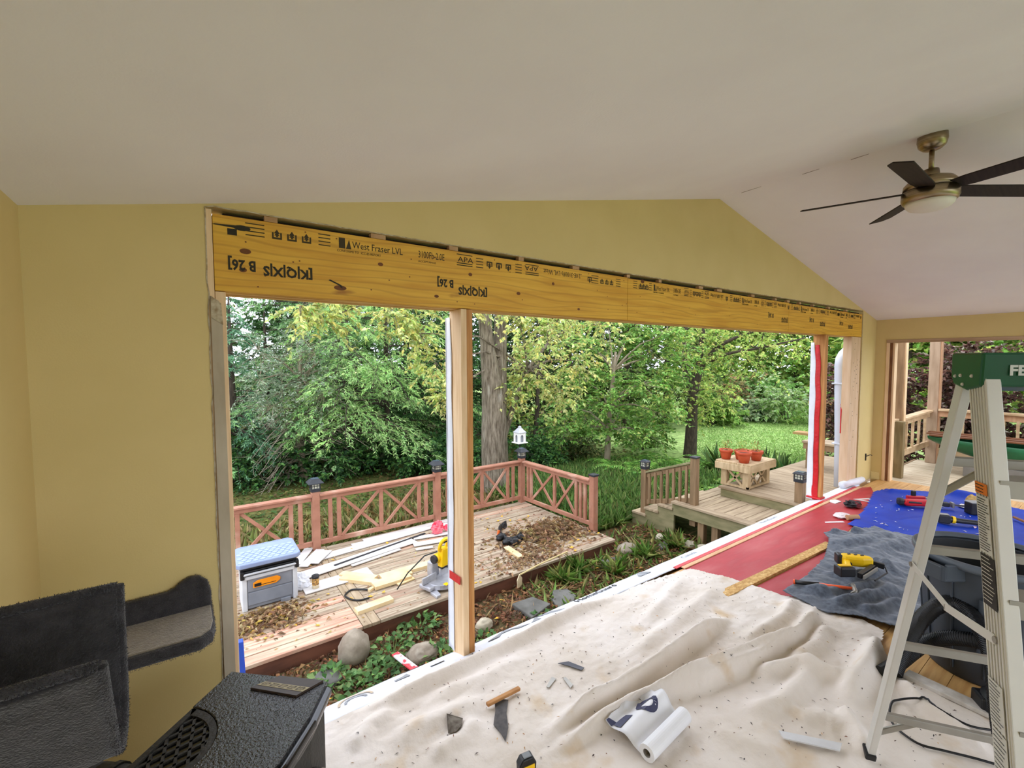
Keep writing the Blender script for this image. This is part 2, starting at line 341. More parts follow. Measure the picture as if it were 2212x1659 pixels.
def box(x,z,L,h,txt,flip=False):
    bshape(Vector((x,2.2965,z)),[rect(0,h*.93,L,h),rect(0,h*.18,L,h*.26),rect(0,0,L,h*.08)])
    btext_w(x+(L*.94 if flip else L*.06),z+(h*.85 if flip else h*.34),txt,h*.62,flip,xs=L/(h*.62*len(txt)*.62))
def btext_w(x,z,body,size,flip=False,xs=1,bold=0):
    p=Vector((x,2.2965,z)); mw=frame(p,(-1,0,0),(0,0,-1)) if flip else frame(p,(1,0,0),(0,0,1))
    textmesh('printed_lettering',body,size,m_ink2,mw,SEG[0] if x<2.728 else SEG[1] if x<5.4 else SEG[2],xs=xs,bold=bold)
def run(x0,s=1,first=True):   # one repeat of the stamp along the plank, from x0
    zt=2.318
    stripes(x0,zt+.005,.075*s,.05); 
    for k in range(3): house(x0+(.105+.063*k)*s,zt+.005,.04)
    stripes(x0+.305*s,zt+.005,.055*s,.05)
    bshape(Vector((x0+.40*s,2.2965,zt)),[rect(0,.005,.03*s,.055),[(.034*s,.005),(.05*s,.05),(.06*s,.005)]])
    btext_w(x0+.465*s,zt+.012,'West Fraser LVL',.047,xs=.82*s); btext_w(x0+.39*s,zt-.012,'CONFORMS TO  ICC-ES REPORT',.016,xs=.95*s)
    btext_w(x0+.82*s,zt+.012,'3100Fb-2.0E',.052,xs=.62*s); btext_w(x0+.82*s,zt-.012,'ACCEPTANCE',.014,xs=1.2*s)
    box(x0+1.06*s,zt-.002,.105*s,.065,'APA'); stripes(x0+1.19*s,zt,.05*s,.05)
    for k in range(3): house(x0+(1.265+.07*k)*s,zt+.004,.04,-1)
    stripes(x0+1.48*s,zt,.05*s,.05); box(x0+1.56*s,zt-.002,.11*s,.065,'APA',True)
    btext_w(x0+2.05*s,zt+.05,'2.0E-3100Fb LVL West',.045,True,xs=.8*s)
    house(x0+2.12*s,zt,.04,-1); 
run(.225,.98); run(2.79,.62); run(4.18,.56); run(5.45,.62); run(6.7,.4)
x=2.36
stripes(x-.02,2.318,.07,.05)
for k in range(3): house(x+(.07+.05*k),2.322,.035)
stripes(x+.235,2.318,.05,.05)
for (px,py,t,s,fl) in ((554,572,'[ 26 B',.062,0),):
    pass
btext(553,566,'B 26]',.062,True,xs=.80,bold=.002); btext(676,586,'[K|Q|X|S',.058,True,xs=.95,bold=.0022)
btext(980,606,'B 26]',.06,True,xs=.80,bold=.002); btext(1053,627,'[K|Q|X|S',.058,True,xs=.9,bold=.0022)
for x in (5.05,6.05,6.95): btext_w(x,2.25,'B 26]',.06,True,xs=.9,bold=.002); btext_w(x+.33,2.215,'[K|Q|X|S',.06,True,xs=.66,bold=.002)
# knots and smudge
m_knot=mat('knot',(122,70,22),(96,52,16),rough=.6,scale=40)
rk=random.Random(5)
def knot(x,z,a,c,rot=0,m=None):
    bshape(Vector((x,2.2966,z)),[[(a*math.cos(2*PI*k/14)*math.cos(rot)-c*math.sin(2*PI*k/14)*math.sin(rot),a*math.cos(2*PI*k/14)*math.sin(rot)+c*math.sin(2*PI*k/14)*math.cos(rot)) for k in range(14)]],m or m_knot)
for (px,py,a,c) in ((530,543,.022,.012),(525,583,.015,.010),(735,622,.03,.012),(822,571,.014,.009),(943,640,.014,.008),(1120,634,.015,.010),(1195,613,.011,.01),(1016,593,.013,.01),(1250,668,.012,.008),(1388,608,.022,.014),(1660,660,.012,.008)): p=lvl(px,py); knot(p.x,p.z,a,c)
p=lvl(523,493); knot(p.x,p.z,.032,.012,0,m_ink2); bshape(p,[[(-.11,.0),(-.02,-.004),(.03,0),(-.02,.008),(-.1,.004)],rect(-.055,-.035,-.02,-.008)],m_ink2)
p=lvl(742,618); bshape(p,[[(-.07,.022),(-.062,.026),(-.01,.004),(-.004,-.012),(-.014,-.008),(-.018,.0)]],m_ink2)
for k in range(60): knot(.2+rk.random()*7.3,2.09+rk.random()*.3,.004,.003)
# framing cavity above the beam, with shims
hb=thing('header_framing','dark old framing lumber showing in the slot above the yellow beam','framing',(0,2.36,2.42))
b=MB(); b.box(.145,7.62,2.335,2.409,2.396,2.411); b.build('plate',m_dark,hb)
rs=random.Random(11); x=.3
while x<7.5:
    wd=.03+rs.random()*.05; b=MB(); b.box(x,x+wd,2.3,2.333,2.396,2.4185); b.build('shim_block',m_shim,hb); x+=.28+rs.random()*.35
# ---------------- posts and jambs of the opening ----------------
def stud(t,x0,x1,y0,y1,z0,z1,m,name='stud'): b=MB(); b.box(x0,x1,y0,y1,z0,z1); return b.build(name,m,t,bevel=.003)
t=thing('jamb_post','pale raw stud pair with dusty trim at the left end of the beam','post',(.1,2.36,0))
stud(t,.068,.1045,2.299,2.409,0,2.413,m_stud); stud(t,.1055,.144,2.30,2.44,0,2.072,m_stud)
b=MB(); b.prism([(.086,0),(.128,0),(.128,1.97),(.118,2.03),(.088,2.05)],-2.2985,-2.286,XZ); b.build('dusty_trim',m_grime,t)
b=MB(); b.prism([(.088,1.96),(.13,1.93),(.125,2.02),(.09,2.05)],-2.2855,-2.283,XZ); b.build('torn_paper',m_gyp,t)
t=thing('center_post','pale double stud post with white wrap standing mid opening','post',(1.326,2.37,0))
stud(t,1.288,1.326,2.298,2.438,-.07,2.072,m_stud); stud(t,1.3275,1.366,2.300,2.438,-.07,2.072,m_studo)
def wrapside(x,y0,y1,z0,z1,m,t,name='wrap',wv=.008,xw=.004):
    def f(u,v):
        z=z0+(z1-z0)*v; e=wv*mnoise.noise(Vector((3.1,z*3,x)))+.02*ss(.8,1,v)
        return Vector((x-xw*(1+mnoise.noise(Vector((u*3,z*4,x)))),y0+e+(y1-y0-e)*u,z))
    b=MB(); b.grid(7,60,f); return b.build(name,m,t,smooth=True,solid=.001)
wrapside(1.286,2.405,2.47,-.02,2.03,m_wrap,t,wv=.012)
b=MB(); b.box(1.278,1.37,2.4705,2.4735,-.02,2.03); b.build('wrap',m_wrap,t)
q=[at(a_,c_,x=1.277) for a_,c_ in ((971,1231),(971,1248),(994,1264),(994,1247))]; b=MB(); b.prism([(p.y,p.z) for p in q],1.2765,1.2775,YZ); b.build('red_tape',m_red,t)
t=thing('wrapped_post','amber post with red tape and white wrap near the right end','post',(6.46,2.37,0))
stud(t,6.42,6.458,2.296,2.434,.0,2.072,m_studo); stud(t,6.4595,6.498,2.296,2.434,.0,2.072,m_studo)
wrapside(6.417,2.335,2.405,-.01,1.95,m_red,t,'red_tape',wv=.02); wrapside(6.414,2.392,2.455,-.01,1.98,m_wrap,t,wv=.015)
b=MB(); b.box(6.385,6.52,2.28,2.45,.008,.03); b.build('tape_boot',m_red,t,bevel=.008)
t=thing('trimmer_post','pale flat sheathed jamb dotted with nail heads at the right beam end','post',(7.45,2.36,0))
stud(t,7.29,7.62,2.302,2.40,.0,2.072,m_studp,'flat_board')
b=MB()
for k in range(26):
    x=7.33+rk.random()*.25; z=.15+rk.random()*1.85; b.box(x,x+.012,2.3005,2.302,z,z+.008)
o=b.build('nail_heads',m_ink2,t); o['kind']='stuff'
wrapside(7.287,2.390,2.402,.75,1.15,m_red,t,'red_tape',wv=.006,xw=.002)
b=MB(); b.tube([(7.22,2.33,.05),(7.38,2.30,.06),(7.6,2.28,.05),(7.78,2.27,.055)],[.05,.045,.05,.04],10); tag(b.build('wrap_roll',m_wrap,smooth=True),'crumpled white wrap roll lying at the right jamb foot','wrap roll')
# right opening trim
t=struct(bpy.data.objects.new('trim_1',None)); link(t)
for (y0,y1,x0,x1,m) in ((2.125,2.163,8.19,8.33,m_stud),(2.095,2.124,8.2,8.33,mat('brown_trim',(128,82,46),(104,62,32),rough=.5,scale=8)),(2.07,2.094,8.21,8.33,m_stud)):
    b=MB(); b.box(x0,x1,y0,y1,-.09,2.04); b.build('jamb_board',m,t)
b=MB(); b.box(8.185,8.33,-1.6,2.163,2.0,2.043); b.build('head_board',mat('head_board',(188,158,126),(160,128,96),rough=.7,scale=6,stretch=(1,.3,4)),t)
b=MB(); b.box(8.2,8.33,-1.6,2.069,-.09,-.004); b.build('threshold',mat('threshold_white',(226,222,214),(196,188,174),rough=.6,scale=8),t)
b=MB(); b.box(8.182,8.2,2.19,2.29,0,.105); struct(b.build('baseboard_right',mat('base_cream',(222,205,150),rough=.5)))
t=thing('outlet_cable','short black cable stub poking from the yellow wall by the right jamb','cable',(7.95,2.29,.35))
b=MB(); b.box(7.94,7.965,2.283,2.2935,.30,.40); b.build('outlet_hole',m_black,t)
b=MB(); b.tube([(7.955,2.284,.36),(8.0,2.25,.385),(8.04,2.24,.37)],.005,6); b.build('cable',m_black,t)
# ---------------- ceiling fan ----------------
F=Vector((RX,.855,0))
fan=thing('ceiling_fan','brushed nickel ceiling fan with five dark blades on the ridge','ceiling fan',(RX,.855,RZ))
def fl_(pr): return [(r_,z) for r_,z in pr]
def lat(name,pr,m,n=32): b=MB(); b.lathe([(r_,z) for r_,z in pr],n,Matrix.Translation(F)); return b.build(name,m,fan,smooth=True)
c=lat('canopy',[(.001,3.222),(.075,3.222),(.078,3.185),(.07,3.15),(.05,3.13),(.03,3.122),(.001,3.12)],m_nick)
lat('downrod',[(.014,3.13),(.014,2.99)],m_nick,12); lat('coupling',[(.001,3.0),(.04,3.0),(.045,2.965),(.06,2.95),(.001,2.948)],m_nick)
lat('motor_housing',[(.001,2.955),(.07,2.953),(.115,2.935),(.137,2.91),(.14,2.872),(.001,2.872)],m_nick)
lat('lower_ring',[(.001,2.866),(.145,2.866),(.146,2.82),(.139,2.80),(.128,2.792),(.001,2.792)],m_nick)
lat('seam_ring',[(.12,2.873),(.137,2.873),(.137,2.865),(.12,2.865)],m_black)
lat('light_dome',[(.127,2.794),(.122,2.775),(.105,2.757),(.07,2.744),(.03,2.74),(.001,2.739)],mat('frosted_glass',(226,220,206),rough=.5))
m_blade=mat('dark_walnut_blade',(46,38,31),(34,28,23),rough=.6,scale=6,stretch=(1,12,1),spec=.2)
for k in range(5):
    a=R(37.5+72*k); mw=Matrix.Translation(F+Vector((0,0,2.868)))@Matrix.Rotation(a,4,'Z')@Matrix.Rotation(R(-13),4,'X')
    b=MB(); b.prism([(.10,-.045),(.2,-.062),(.66,-.068),(.715,-.03),(.70,.062),(.2,.06),(.10,.045)],-.004,.004,mw); b.build('blade',m_blade,fan,bevel=.002)
# ================= garden deck =================
m_deck=mat('weathered_deck',(182,166,142),(138,118,96),rough=.8,scale=3,stretch=(.8,10,1),detail=8,lo=.38,hi=.62,c3=(162,132,110),c3scale=1.1,c3lo=.52,c3hi=.62,bump=.3,bscale=9,bdist=.004)
m_deckp=mat('pink_stained_deck',(182,138,114),(196,176,150),rough=.75,scale=2.4,stretch=(.8,9,1),detail=8,lo=.42,hi=.6,bump=.3,bscale=9,bdist=.004)
m_fascia=mat('stained_fascia',(112,70,50),(84,52,38),rough=.8,scale=3,stretch=(1,1,4))
m_rail=mat('redwood_rail',(174,122,98),(154,104,82),rough=.6,scale=6,stretch=(1,1,1),detail=5,c3=(204,166,144),c3scale=3,c3lo=.55,c3hi=.75)
m_gdeck=mat('greyed_deck',(176,156,128),(144,124,98),rough=.85,scale=3,stretch=(8,.8,1),detail=7,bump=.25,bscale=9,bdist=.004)
m_gdeckx=mat('greyed_deck_lengthwise',(180,160,130),(148,128,102),rough=.85,scale=3,stretch=(.8,8,1),detail=7,bump=.25,bscale=9,bdist=.004)
m_gpost=mat('greyed_post',(150,122,90),(118,96,68),rough=.8,scale=4,stretch=(4,4,.6),detail=6)
m_green=mat('mossy_wood',(150,140,104),(120,116,80),rough=.85,scale=4,stretch=(1,1,3))
ZD=-.67
dk=thing('garden_deck','low weathered plank deck littered with leaves beyond the left opening','deck',(2,5,ZD))
rd=random.Random(21)
rows=[]; y=4.085
while y<6.16: rows.append((y,min(y+.136,6.19))); y+=.139
for i,(a,c) in enumerate(rows):
    for (x0,x1) in ((-1.6,1.235),(1.40,2.80),(2.803,4.66)):
        b=MB(); dz=rd.uniform(-.003,.002); b.box(x0+.002,x1-.002,a+.0025,c-.0025,ZD-.032+dz,ZD+dz)
        b.build('deck_board',m_deckp if (i<3 and x0<1.3) or rd.random()<.12 else m_deck,dk,bevel=.003,seg=1)
for x0 in (1.238,1.319):
    b=MB(); b.box(x0,x0+.078,4.085,6.19,ZD-.032,ZD+.001); b.build('divider_board',m_gdeck,dk,bevel=.003,seg=1)
b=MB(); b.box(-1.6,4.64,4.095,4.13,ZD-.2,ZD-.033); b.build('fascia_board',m_fascia,dk)
b=MB(); b.box(4.60,4.64,4.13,6.19,ZD-.2,ZD-.033); b.build('fascia_board',m_fascia,dk)
for y in (4.3,5.2,6.1): b=MB(); b.box(-1.5,4.6,y,y+.04,ZD-.2,ZD-.033); b.build('joist',m_fascia,dk)
def railing(t,p0,p1,ztop,zbot,posts,mirror=False,nb=2):
    p0=Vector(p0);p1=Vector(p1); d=(p1-p0).normalized(); nrm=Vector((-d.y,d.x,0))
    for q0,q1 in posts:   # bays between posts, as distances
        a=p0+d*q0; c=p0+d*q1; za=Vector((0,0,1))
        def bar(nm,A,B,w,h,m=m_rail): b=MB(); b.beam(A,B,w,h); b.build(nm,m,t,bevel=.004,seg=1)
        bar('top_rail',a+za*(ztop-.012),c+za*(ztop-.012),.105,.026); bar('upper_rail',a+za*(ztop-.055),c+za*(ztop-.055),.038,.055)
        bar('bottom_rail',a+za*zbot,c+za*zbot,.04,.06)
        L=q1-q0; zb=zbot+.03; zt=ztop-.083
        offs=[.135,.245,L/2,L-.245,L-.135] if nb==2 else [.11,.19,L/2,L-.29,L-.2,L-.11]
        for o_ in offs:
            p=a+d*o_; b=MB(); b.beam(p+za*zb,p+za*zt,.036,.05,upv=d); b.build('baluster',m_rail,t,bevel=.003,seg=1)
        lo_=offs[1]+.03; mid=L/2
        hi_=offs[3]-.03
        for (s0,s1) in ((lo_,mid-.03),(mid+.03,hi_)):
            for k,(u,v) in enumerate(((zb,zt),(zt,zb))):
                A=a+d*s0+za*u+nrm*(.012 if k else -.012); B=a+d*s1+za*v+nrm*(.012 if k else -.012)
                b=MB(); b.beam(A,B,.022,.04,upv=za); b.build('brace',m_rail,t,bevel=.003,seg=1)
def post(t,x,y,z0,z1,m,s=.092,nm='post'): b=MB(); b.box(x-s/2,x+s/2,y-s/2,y+s/2,z0,z1); return b.build(nm,m,t,bevel=.005)
rl=thing('deck_railing','redwood stained railing with crossed braces along the back of the leafy deck','railing',(1.3,6.14,ZD))
PX=(-.45,1.28,3.0,4.6)
for x in PX[:-1]+(4.6,): post(rl,x,6.14,-.95,.115,m_rail)
railing(rl,(-.45,6.14,0),(4.6,6.14,0),.055,-.585,[(PX[i]-PX[0]+.046,PX[i+1]-PX[0]-.046) for i in range(3)])
rl2=thing('deck_railing','short redwood railing side running from the corner post to the bare end post','railing',(4.64,5.3,ZD))
post(rl2,4.655,4.5,-.9,.12,m_rail)
railing(rl2,(4.6,6.12,0),(4.65,4.5,0),.055,-.585,[(.05,1.575)],nb=3)
m_capblk=mat('lantern_black',(34,36,40),(44,46,52),rough=.45,scale=10); m_solar=mat('solar_panel',(74,84,100),(56,66,84),rough=.25,scale=4)
m_lens=mat('lantern_lens',(206,206,186),rough=.3)
def caplamp(x,y,z,label,s=1.0,roof=True):
    t=thing('post_cap_lantern',label,'lantern',(x,y,z),(0,0,0),'black lanterns on the deck posts')
    b=MB(); b.box(-.056*s,.056*s,-.056*s,.056*s,-.02,.022); b.build('base_collar',m_capblk,t,local=True,bevel=.004)
    b=MB(); b.box(-.046*s,.046*s,-.046*s,.046*s,.022,.085); b.build('lens',m_lens,t,local=True)
    b=MB()
    for sx in (-1,1):
        for sy in (-1,1): b.box(sx*.05*s-.006,sx*.05*s+.006,sy*.05*s-.006,sy*.05*s+.006,.02,.088)
    for k in (-.017,.017):
        for sg in (-1,1): b.box(k*s-.003,k*s+.003,sg*.049*s-.002,sg*.049*s+.002,.02,.088); b.box(sg*.049*s-.002,sg*.049*s+.002,k*s-.003,k*s+.003,.02,.088)
    for sg in (-1,1): b.box(-.05*s,.05*s,sg*.049*s-.002,sg*.049*s+.002,.05,.056); b.box(sg*.049*s-.002,sg*.049*s+.002,-.05*s,.05*s,.05,.056)
    o=b.build('cage',m_capblk,t,local=True); o['kind']='stuff'
    b=MB(); a=.092*s if roof else .066*s; h=.05 if roof else .02; q=.045*s
    b.add([(-a,-a,.088),(a,-a,.088),(a,a,.088),(-a,a,.088),(-a,-a,.096),(a,-a,.096),(a,a,.096),(-a,a,.096),(-q,-q,.096+h),(q,-q,.096+h),(q,q,.096+h),(-q,q,.096+h)],
        [(3,2,1,0),(0,1,5,4),(1,2,6,5),(2,3,7,6),(3,0,4,7),(4,5,9,8),(5,6,10,9),(6,7,11,10),(7,4,8,11)]); b.build('roof',m_capblk,t,local=True)
    b=MB(); b.box(-q*.98,q*.98,-q*.98,q*.98,.096+h,.1+h); b.build('solar_panel',m_solar,t,local=True); return t
caplamp(1.28,6.14,.115,'black roofed lantern on the rail post behind the grey toolbox')
caplamp(3.0,6.14,.115,'black roofed lantern on the rail post left of the center stud')
caplamp(4.6,6.14,.115,'black roofed lantern on the corner rail post below the birdhouse')
b=MB(); b.cbox((4.655,4.5,.13),(.11,.11,.03)); b.build('post_cap',m_capblk,rl2,bevel=.006)
# birdhouse lantern on a dark pole behind the corner
t=thing('birdhouse_lantern','white lantern shaped bird feeder on a thin dark pole behind the railing corner','bird feeder',(5.2,7.0,gz(5.2,7)))
b=MB(); b.tube([(5.2,7,gz(5.2,7)),(5.2,7,.16)],.009,6); b.build('pole',m_black,t)
mwb=Matrix.Translation((5.2,7.0,.16))
b=MB(); b.box(-.115,.115,-.115,.115,0,.018,mwb); b.build('tray',m_white,t,bevel=.004)
for sx in (-1,1):
    for sy in (-1,1): b=MB(); b.box(sx*.07-.014,sx*.07+.014,sy*.07-.014,sy*.07+.014,.018,.2,mwb); b.build('corner_post',m_white,t)
for k in range(4):
    mr=mwb@Matrix.Rotation(k*PI/2,4,'Z')
    b=MB(); b.prism([(-.06,.02),(-.035,.02),(-.035,.13),(-.02,.155),(0,.165),(.02,.155),(.035,.13),(.035,.02),(.06,.02),(.06,.2),(-.06,.2)],.07,.078,mr@XZ); b.build('arched_panel',m_white,t)
b=MB(); b.box(-.055,.055,-.055,.055,.02,.19,mwb); b.build('seed_bin',mat('grey_glass',(150,154,160),rough=.3),t)
b=MB(); b.lathe([(.13,.2),(.135,.21),(.09,.245),(.05,.285),(.035,.29),(.035,.31),(.02,.33),(.001,.335)],4,mwb@Matrix.Rotation(PI/4,4,'Z')); b.build('roof',mat('lantern_roof',(200,202,210),rough=.4),t)
# ---------------- right hand grey deck with steps ----------------
gd=thing('grey_deck','greyed two level wooden deck with stair beyond the wrapped post','deck',(6.5,3.2,-.3))
def gb(nm,x0,x1,y0,y1,z0,z1,m=m_gdeck): b=MB(); b.box(x0,x1,y0,y1,z0,z1); return b.build(nm,m,gd,bevel=.003,seg=1)
y=2.52
while y<3.69: gb('deck_board',5.82,7.0,y+.003,min(y+.139,3.71)-.003,-.33,-.3+rd.uniform(-.003,.001),m_gdeckx); y+=.139
gb('border_board',5.68,5.818,2.52,3.945,-.33,-.298); gb('border_board',5.82,7.0,3.715,3.83,-.33,-.298,m_gdeckx); gb('border_board',5.82,7.0,3.833,3.945,-.33,-.298,m_gdeckx)
gb('fascia_board',5.71,5.745,2.55,3.92,-.50,-.331,m_green); gb('fascia_board',5.745,7.0,3.88,3.915,-.5,-.331,m_green)
for (x,y) in ((5.78,3.5),(5.79,3.3),(5.78,2.7),(6.9,3.6)): gb('support_post',x-.045,x+.045,y-.045,y+.045,-.95,-.331,m_gpost)
gb('deck_board',6.50,6.62,2.52,3.69,-.18,-.148); x=6.63
while x<10.2: gb('deck_board',x+.003,x+.136,2.50,3.68,-.18,-.15+rd.uniform(-.002,.001)); x+=.139
gb('riser_board',6.52,6.55,2.5,3.66,-.299,-.181,m_green); gb('fascia_board',6.55,10.2,3.63,3.66,-.4,-.181,m_green)
for k,(z,y0) in enumerate(((-.405,3.945),(-.52,4.19),(-.635,4.42))):
    gb('stair_tread',5.70,6.9,y0-.01,y0+.25,z-.032,z,m_gdeckx); gb('stair_riser',5.74,6.9,y0-.03,y0-.005,z,z+.1,m_green)
b=MB(); b.prism([(3.92,-.34),(3.92,-.95),(4.68,-.95),(4.68,-.67),(4.43,-.67),(4.43,-.555),(4.2,-.555),(4.2,-.44),(3.95,-.44),(3.95,-.34)],5.725,5.76,YZ); b.build('stringer',m_green,gd)
sr=thing('stair_railing','grey balustrade sloping down the deck stair between two posts','railing',(5.8,4.1,-.3))
post(sr,5.81,3.65,-.6,.375,m_gpost); post(sr,5.80,4.5,-.9,.075,m_gpost)
b=MB(); b.cbox((5.81,3.65,.385),(.11,.11,.025)); b.build('post_cap',m_capblk,sr,bevel=.005)
A=Vector((5.81,3.70,.285)); B_=Vector((5.80,4.46,.0)); A2=Vector((5.81,3.70,-.25)); B2=Vector((5.80,4.46,-.46))
for nm,p,q,wd,h in (('top_rail',A+Vector((0,0,.015)),B_+Vector((0,0,.015)),.09,.028),('upper_rail',A-Vector((0,0,.04)),B_-Vector((0,0,.04)),.036,.07),('bottom_rail',A2,B2,.036,.07)):
    b=MB(); b.beam(p,q,wd,h); b.build(nm,m_green if nm=='top_rail' else m_gpost,sr,bevel=.003,seg=1)
for k in range(7):
    f=(k+.6)/7.2; b=MB(); b.beam(A2.lerp(B2,f)-Vector((.02,0,.02)),A.lerp(B_,f)-Vector((.02,0,.02)),.034,.034,upv=(1,0,0)); b.build('baluster',m_gpost,sr)
caplamp(5.80,4.5,.075,'black flat lantern on the low stair post',.95,False)
sl_=thing('lantern_post','short wooden lantern post beside the white wrapped post','post',(6.62,2.6,-.3)); post(sl_,6.62,2.61,-.6,.15,m_gpost,.1)
caplamp(6.62,2.61,.15,'black flat lantern on the short post beside the white wrap',1.1,False)
# planter table
pt=thing('planter_table','low square wooden plant stand with crossed slats on the grey deck','plant stand',(6.98,3.5,-.148))
m_tab=mat('plant_stand_wood',(206,182,144),(176,150,112),rough=.75,scale=5,stretch=(1,4,1))
tx0,tx1,ty0,ty1=6.62,7.28,3.30,3.72
for (x,y) in ((tx0+.045,ty0+.045),(tx1-.045,ty0+.045),(tx0+.045,ty1-.045),(tx1-.045,ty1-.045)): post(pt,x,y,-.148,.12,m_tab,.088,'leg')
for k in range(5): a=ty0-.06+k*(ty1-ty0+.12)/5; b=MB(); b.box(tx0-.05,tx1+.05,a+.002,a+(ty1-ty0+.12)/5-.002,.212,.235); b.build('top_slat',m_tab,pt,bevel=.002,seg=1)
for (x0,x1,y0,y1) in ((tx0-.07,tx0-.045,ty0-.06,ty1+.06),(tx1+.045,tx1+.07,ty0-.06,ty1+.06),(tx0-.045,tx1+.045,ty0-.06,ty0-.035),(tx0-.045,tx1+.045,ty1+.035,ty1+.06)):
    b=MB(); b.box(x0,x1,y0,y1,.11,.211); b.build('apron',m_tab,pt,bevel=.003,seg=1)
b=MB(); b.box(tx0,tx1,ty0,ty0+.03,-.14,-.11); b.box(tx0,tx0+.03,ty0,ty1,-.14,-.11); o=b.build('foot_rail',m_tab,pt); o['kind']='stuff'
xm=(tx0+tx1)/2
for (x0,x1) in ((tx0+.09,xm),(xm,tx1-.09)):
    for (u,v) in ((-.12,.11),(.11,-.12)): b=MB(); b.beam((x0,ty0+.03,u),(x1,ty0+.03,v),.02,.032); b.build('cross_slat',m_tab,pt)
for (u,v) in ((-.12,.11),(.11,-.12)): b=MB(); b.beam((tx0+.03,ty0+.09,u),(tx0+.03,ty1-.09,v),.02,.032); b.build('cross_slat',m_tab,pt)
# terracotta pots
m_pot=mat('terracotta',(196,84,48),(180,70,38),rough=.55,scale=8); m_soil=mat('potting_soil',(64,48,36),(40,30,24),rough=1,scale=30)
LM=leafmat('leaf'); 
def sprig(n,h,c,wts,rg,L=.03,W=.012,spread=.07):
    p=np.stack([rg.normal(0,spread*.6,n),rg.normal(0,spread*.6,n),rg.random(n)*h],1); d=unit(rg.normal(0,1,(n,3))+[0,0,.4]); return (p,d,unit(rg.normal(0,.5,(n,3))+[0,0,1]),L,W,palette(n,c,wts,rg=rg))
rp=np.random.default_rng(3)
for (x,y,h,lb,cc) in ((6.72,3.70,.15,'terracotta pot of wispy yellowing stems at the left of the stand','y'),(6.68,3.40,.16,'terracotta pot nearest the front corner of the plant stand','n'),(6.86,3.55,.14,'terracotta pot tucked behind the front pots','g'),(6.98,3.37,.15,'terracotta pot with sparse stems on the right of the stand','y'),(7.08,3.62,.12,'small terracotta pot at the back of the stand','g')):
    t=thing('terracotta_pot',lb,'plant pot',(x,y,.236),(0,0,0),'terracotta pots on the plant stand'); s=h/.15
    b=MB(); b.lathe([(.001,0),(.062*s,0),(.085*s,.105*s),(.085*s,.108*s),(.097*s,.11*s),(.1*s,h),(.09*s,h),(.086*s,h-.025),(.001,h-.027)],20); b.build('pot',m_pot,t,local=True,smooth=True)
    b=MB(); b.lathe([(.085*s,h-.022),(.001,h-.018)],16); b.build('soil',m_soil,t,local=True)
    if cc!='n':
        P_,d,n_,L_,W_,c_=sprig(70,.16,[(196,186,110),(150,170,80),(206,170,100)] if cc=='y' else [(110,150,60),(150,180,80),(196,190,100)],[1,1,.6],rp)
        P_[:,2]+=h-.02; leafobj('foliage',(P_,d,n_,L_,W_,c_),LM,t)
    if cc=='y':
        b=MB(); hk=[(0.02,0,h-.02),(.02,0,h+.11)]+[(.02+.025-.025*math.cos(a),0,h+.11+.03*math.sin(a)) for a in np.linspace(0.3,4.4,8)]; b.tube(hk,.0035,6); b.build('hook',mat('brown_hook',(120,84,52),rough=.6),t,local=True)
# downspout
t=thing('downspout','white downspout with an elbow outside the pale right jamb','downspout',(7.86,2.62,-.2))
m_dsp=mat('white_vinyl',(204,208,218),(194,198,210),rough=.4,scale=3)
b=MB(); b.tube([(7.93,2.6,-.45),(7.88,2.6,.6),(7.78,2.6,1.68),(7.80,2.6,1.76),(7.9,2.6,1.84),(8.35,2.60,2.02)],.062,10); b.build('pipe',m_dsp,t,smooth=True)
for z,x in ((.5,7.885),(1.4,7.81)): b=MB(); b.box(x-.075,x+.075,2.53,2.675,z,z+.02); b.build('strap',m_dsp,t,bevel=.004)
# picnic table on the lawn, and a weathered bench rail
m_pic=mat('picnic_wood',(206,164,112),(180,136,88),rough=.7,scale=3,stretch=(4,.5,1))
t=thing('picnic_table','orange brown picnic table with a bench on the far lawn','picnic table',(14.8,5.4,-.9))
cx,cy=14.5,4.45
g0=gz(cx,cy)
for k in range(5): b=MB(); b.box(cx-.45+k*.185,cx-.27+k*.185,cy-1.1,cy+.95,g0+1.30-.05+.0,g0+1.33-.02); b.build('top_plank',m_pic,t)
for sx in (-1,1): b=MB(); b.box(cx+sx*.95-.18,cx+sx*.95+.18,cy-1.0,cy+1.05,g0+.44,g0+.50); b.build('bench_plank',m_pic,t)
for yy in (cy-.7,cy+.6):
    for sx in (-1,1): b=MB(); b.beam((cx+sx*.75,yy,g0-.02),(cx+sx*.15,yy,g0+1.26),.05,.12,upv=(1,0,0)); b.build('leg',m_pic,t)
    b=MB(); b.box(cx-1.1,cx+1.1,yy-.025,yy+.025,g0+.36,g0+.44); b.build('cross_bar',m_pic,t)
t=thing('bench_rail','weathered flat topped bench rail at the deck end behind the downspout','bench',(8.6,3.3,-.15))
b=MB(); b.box(8.75,9.2,2.62,3.45,.30,.335); b.build('seat_board',m_gdeck,t,bevel=.003)
b=MB(); b.box(8.77,8.80,2.64,3.43,.2,.299); b.build('apron',m_gpost,t)
for (x,y) in ((8.85,2.75),(9.12,2.75),(8.85,3.36),(9.12,3.36)): post(t,x,y,-.15,.299,m_gpost,.085,'leg')
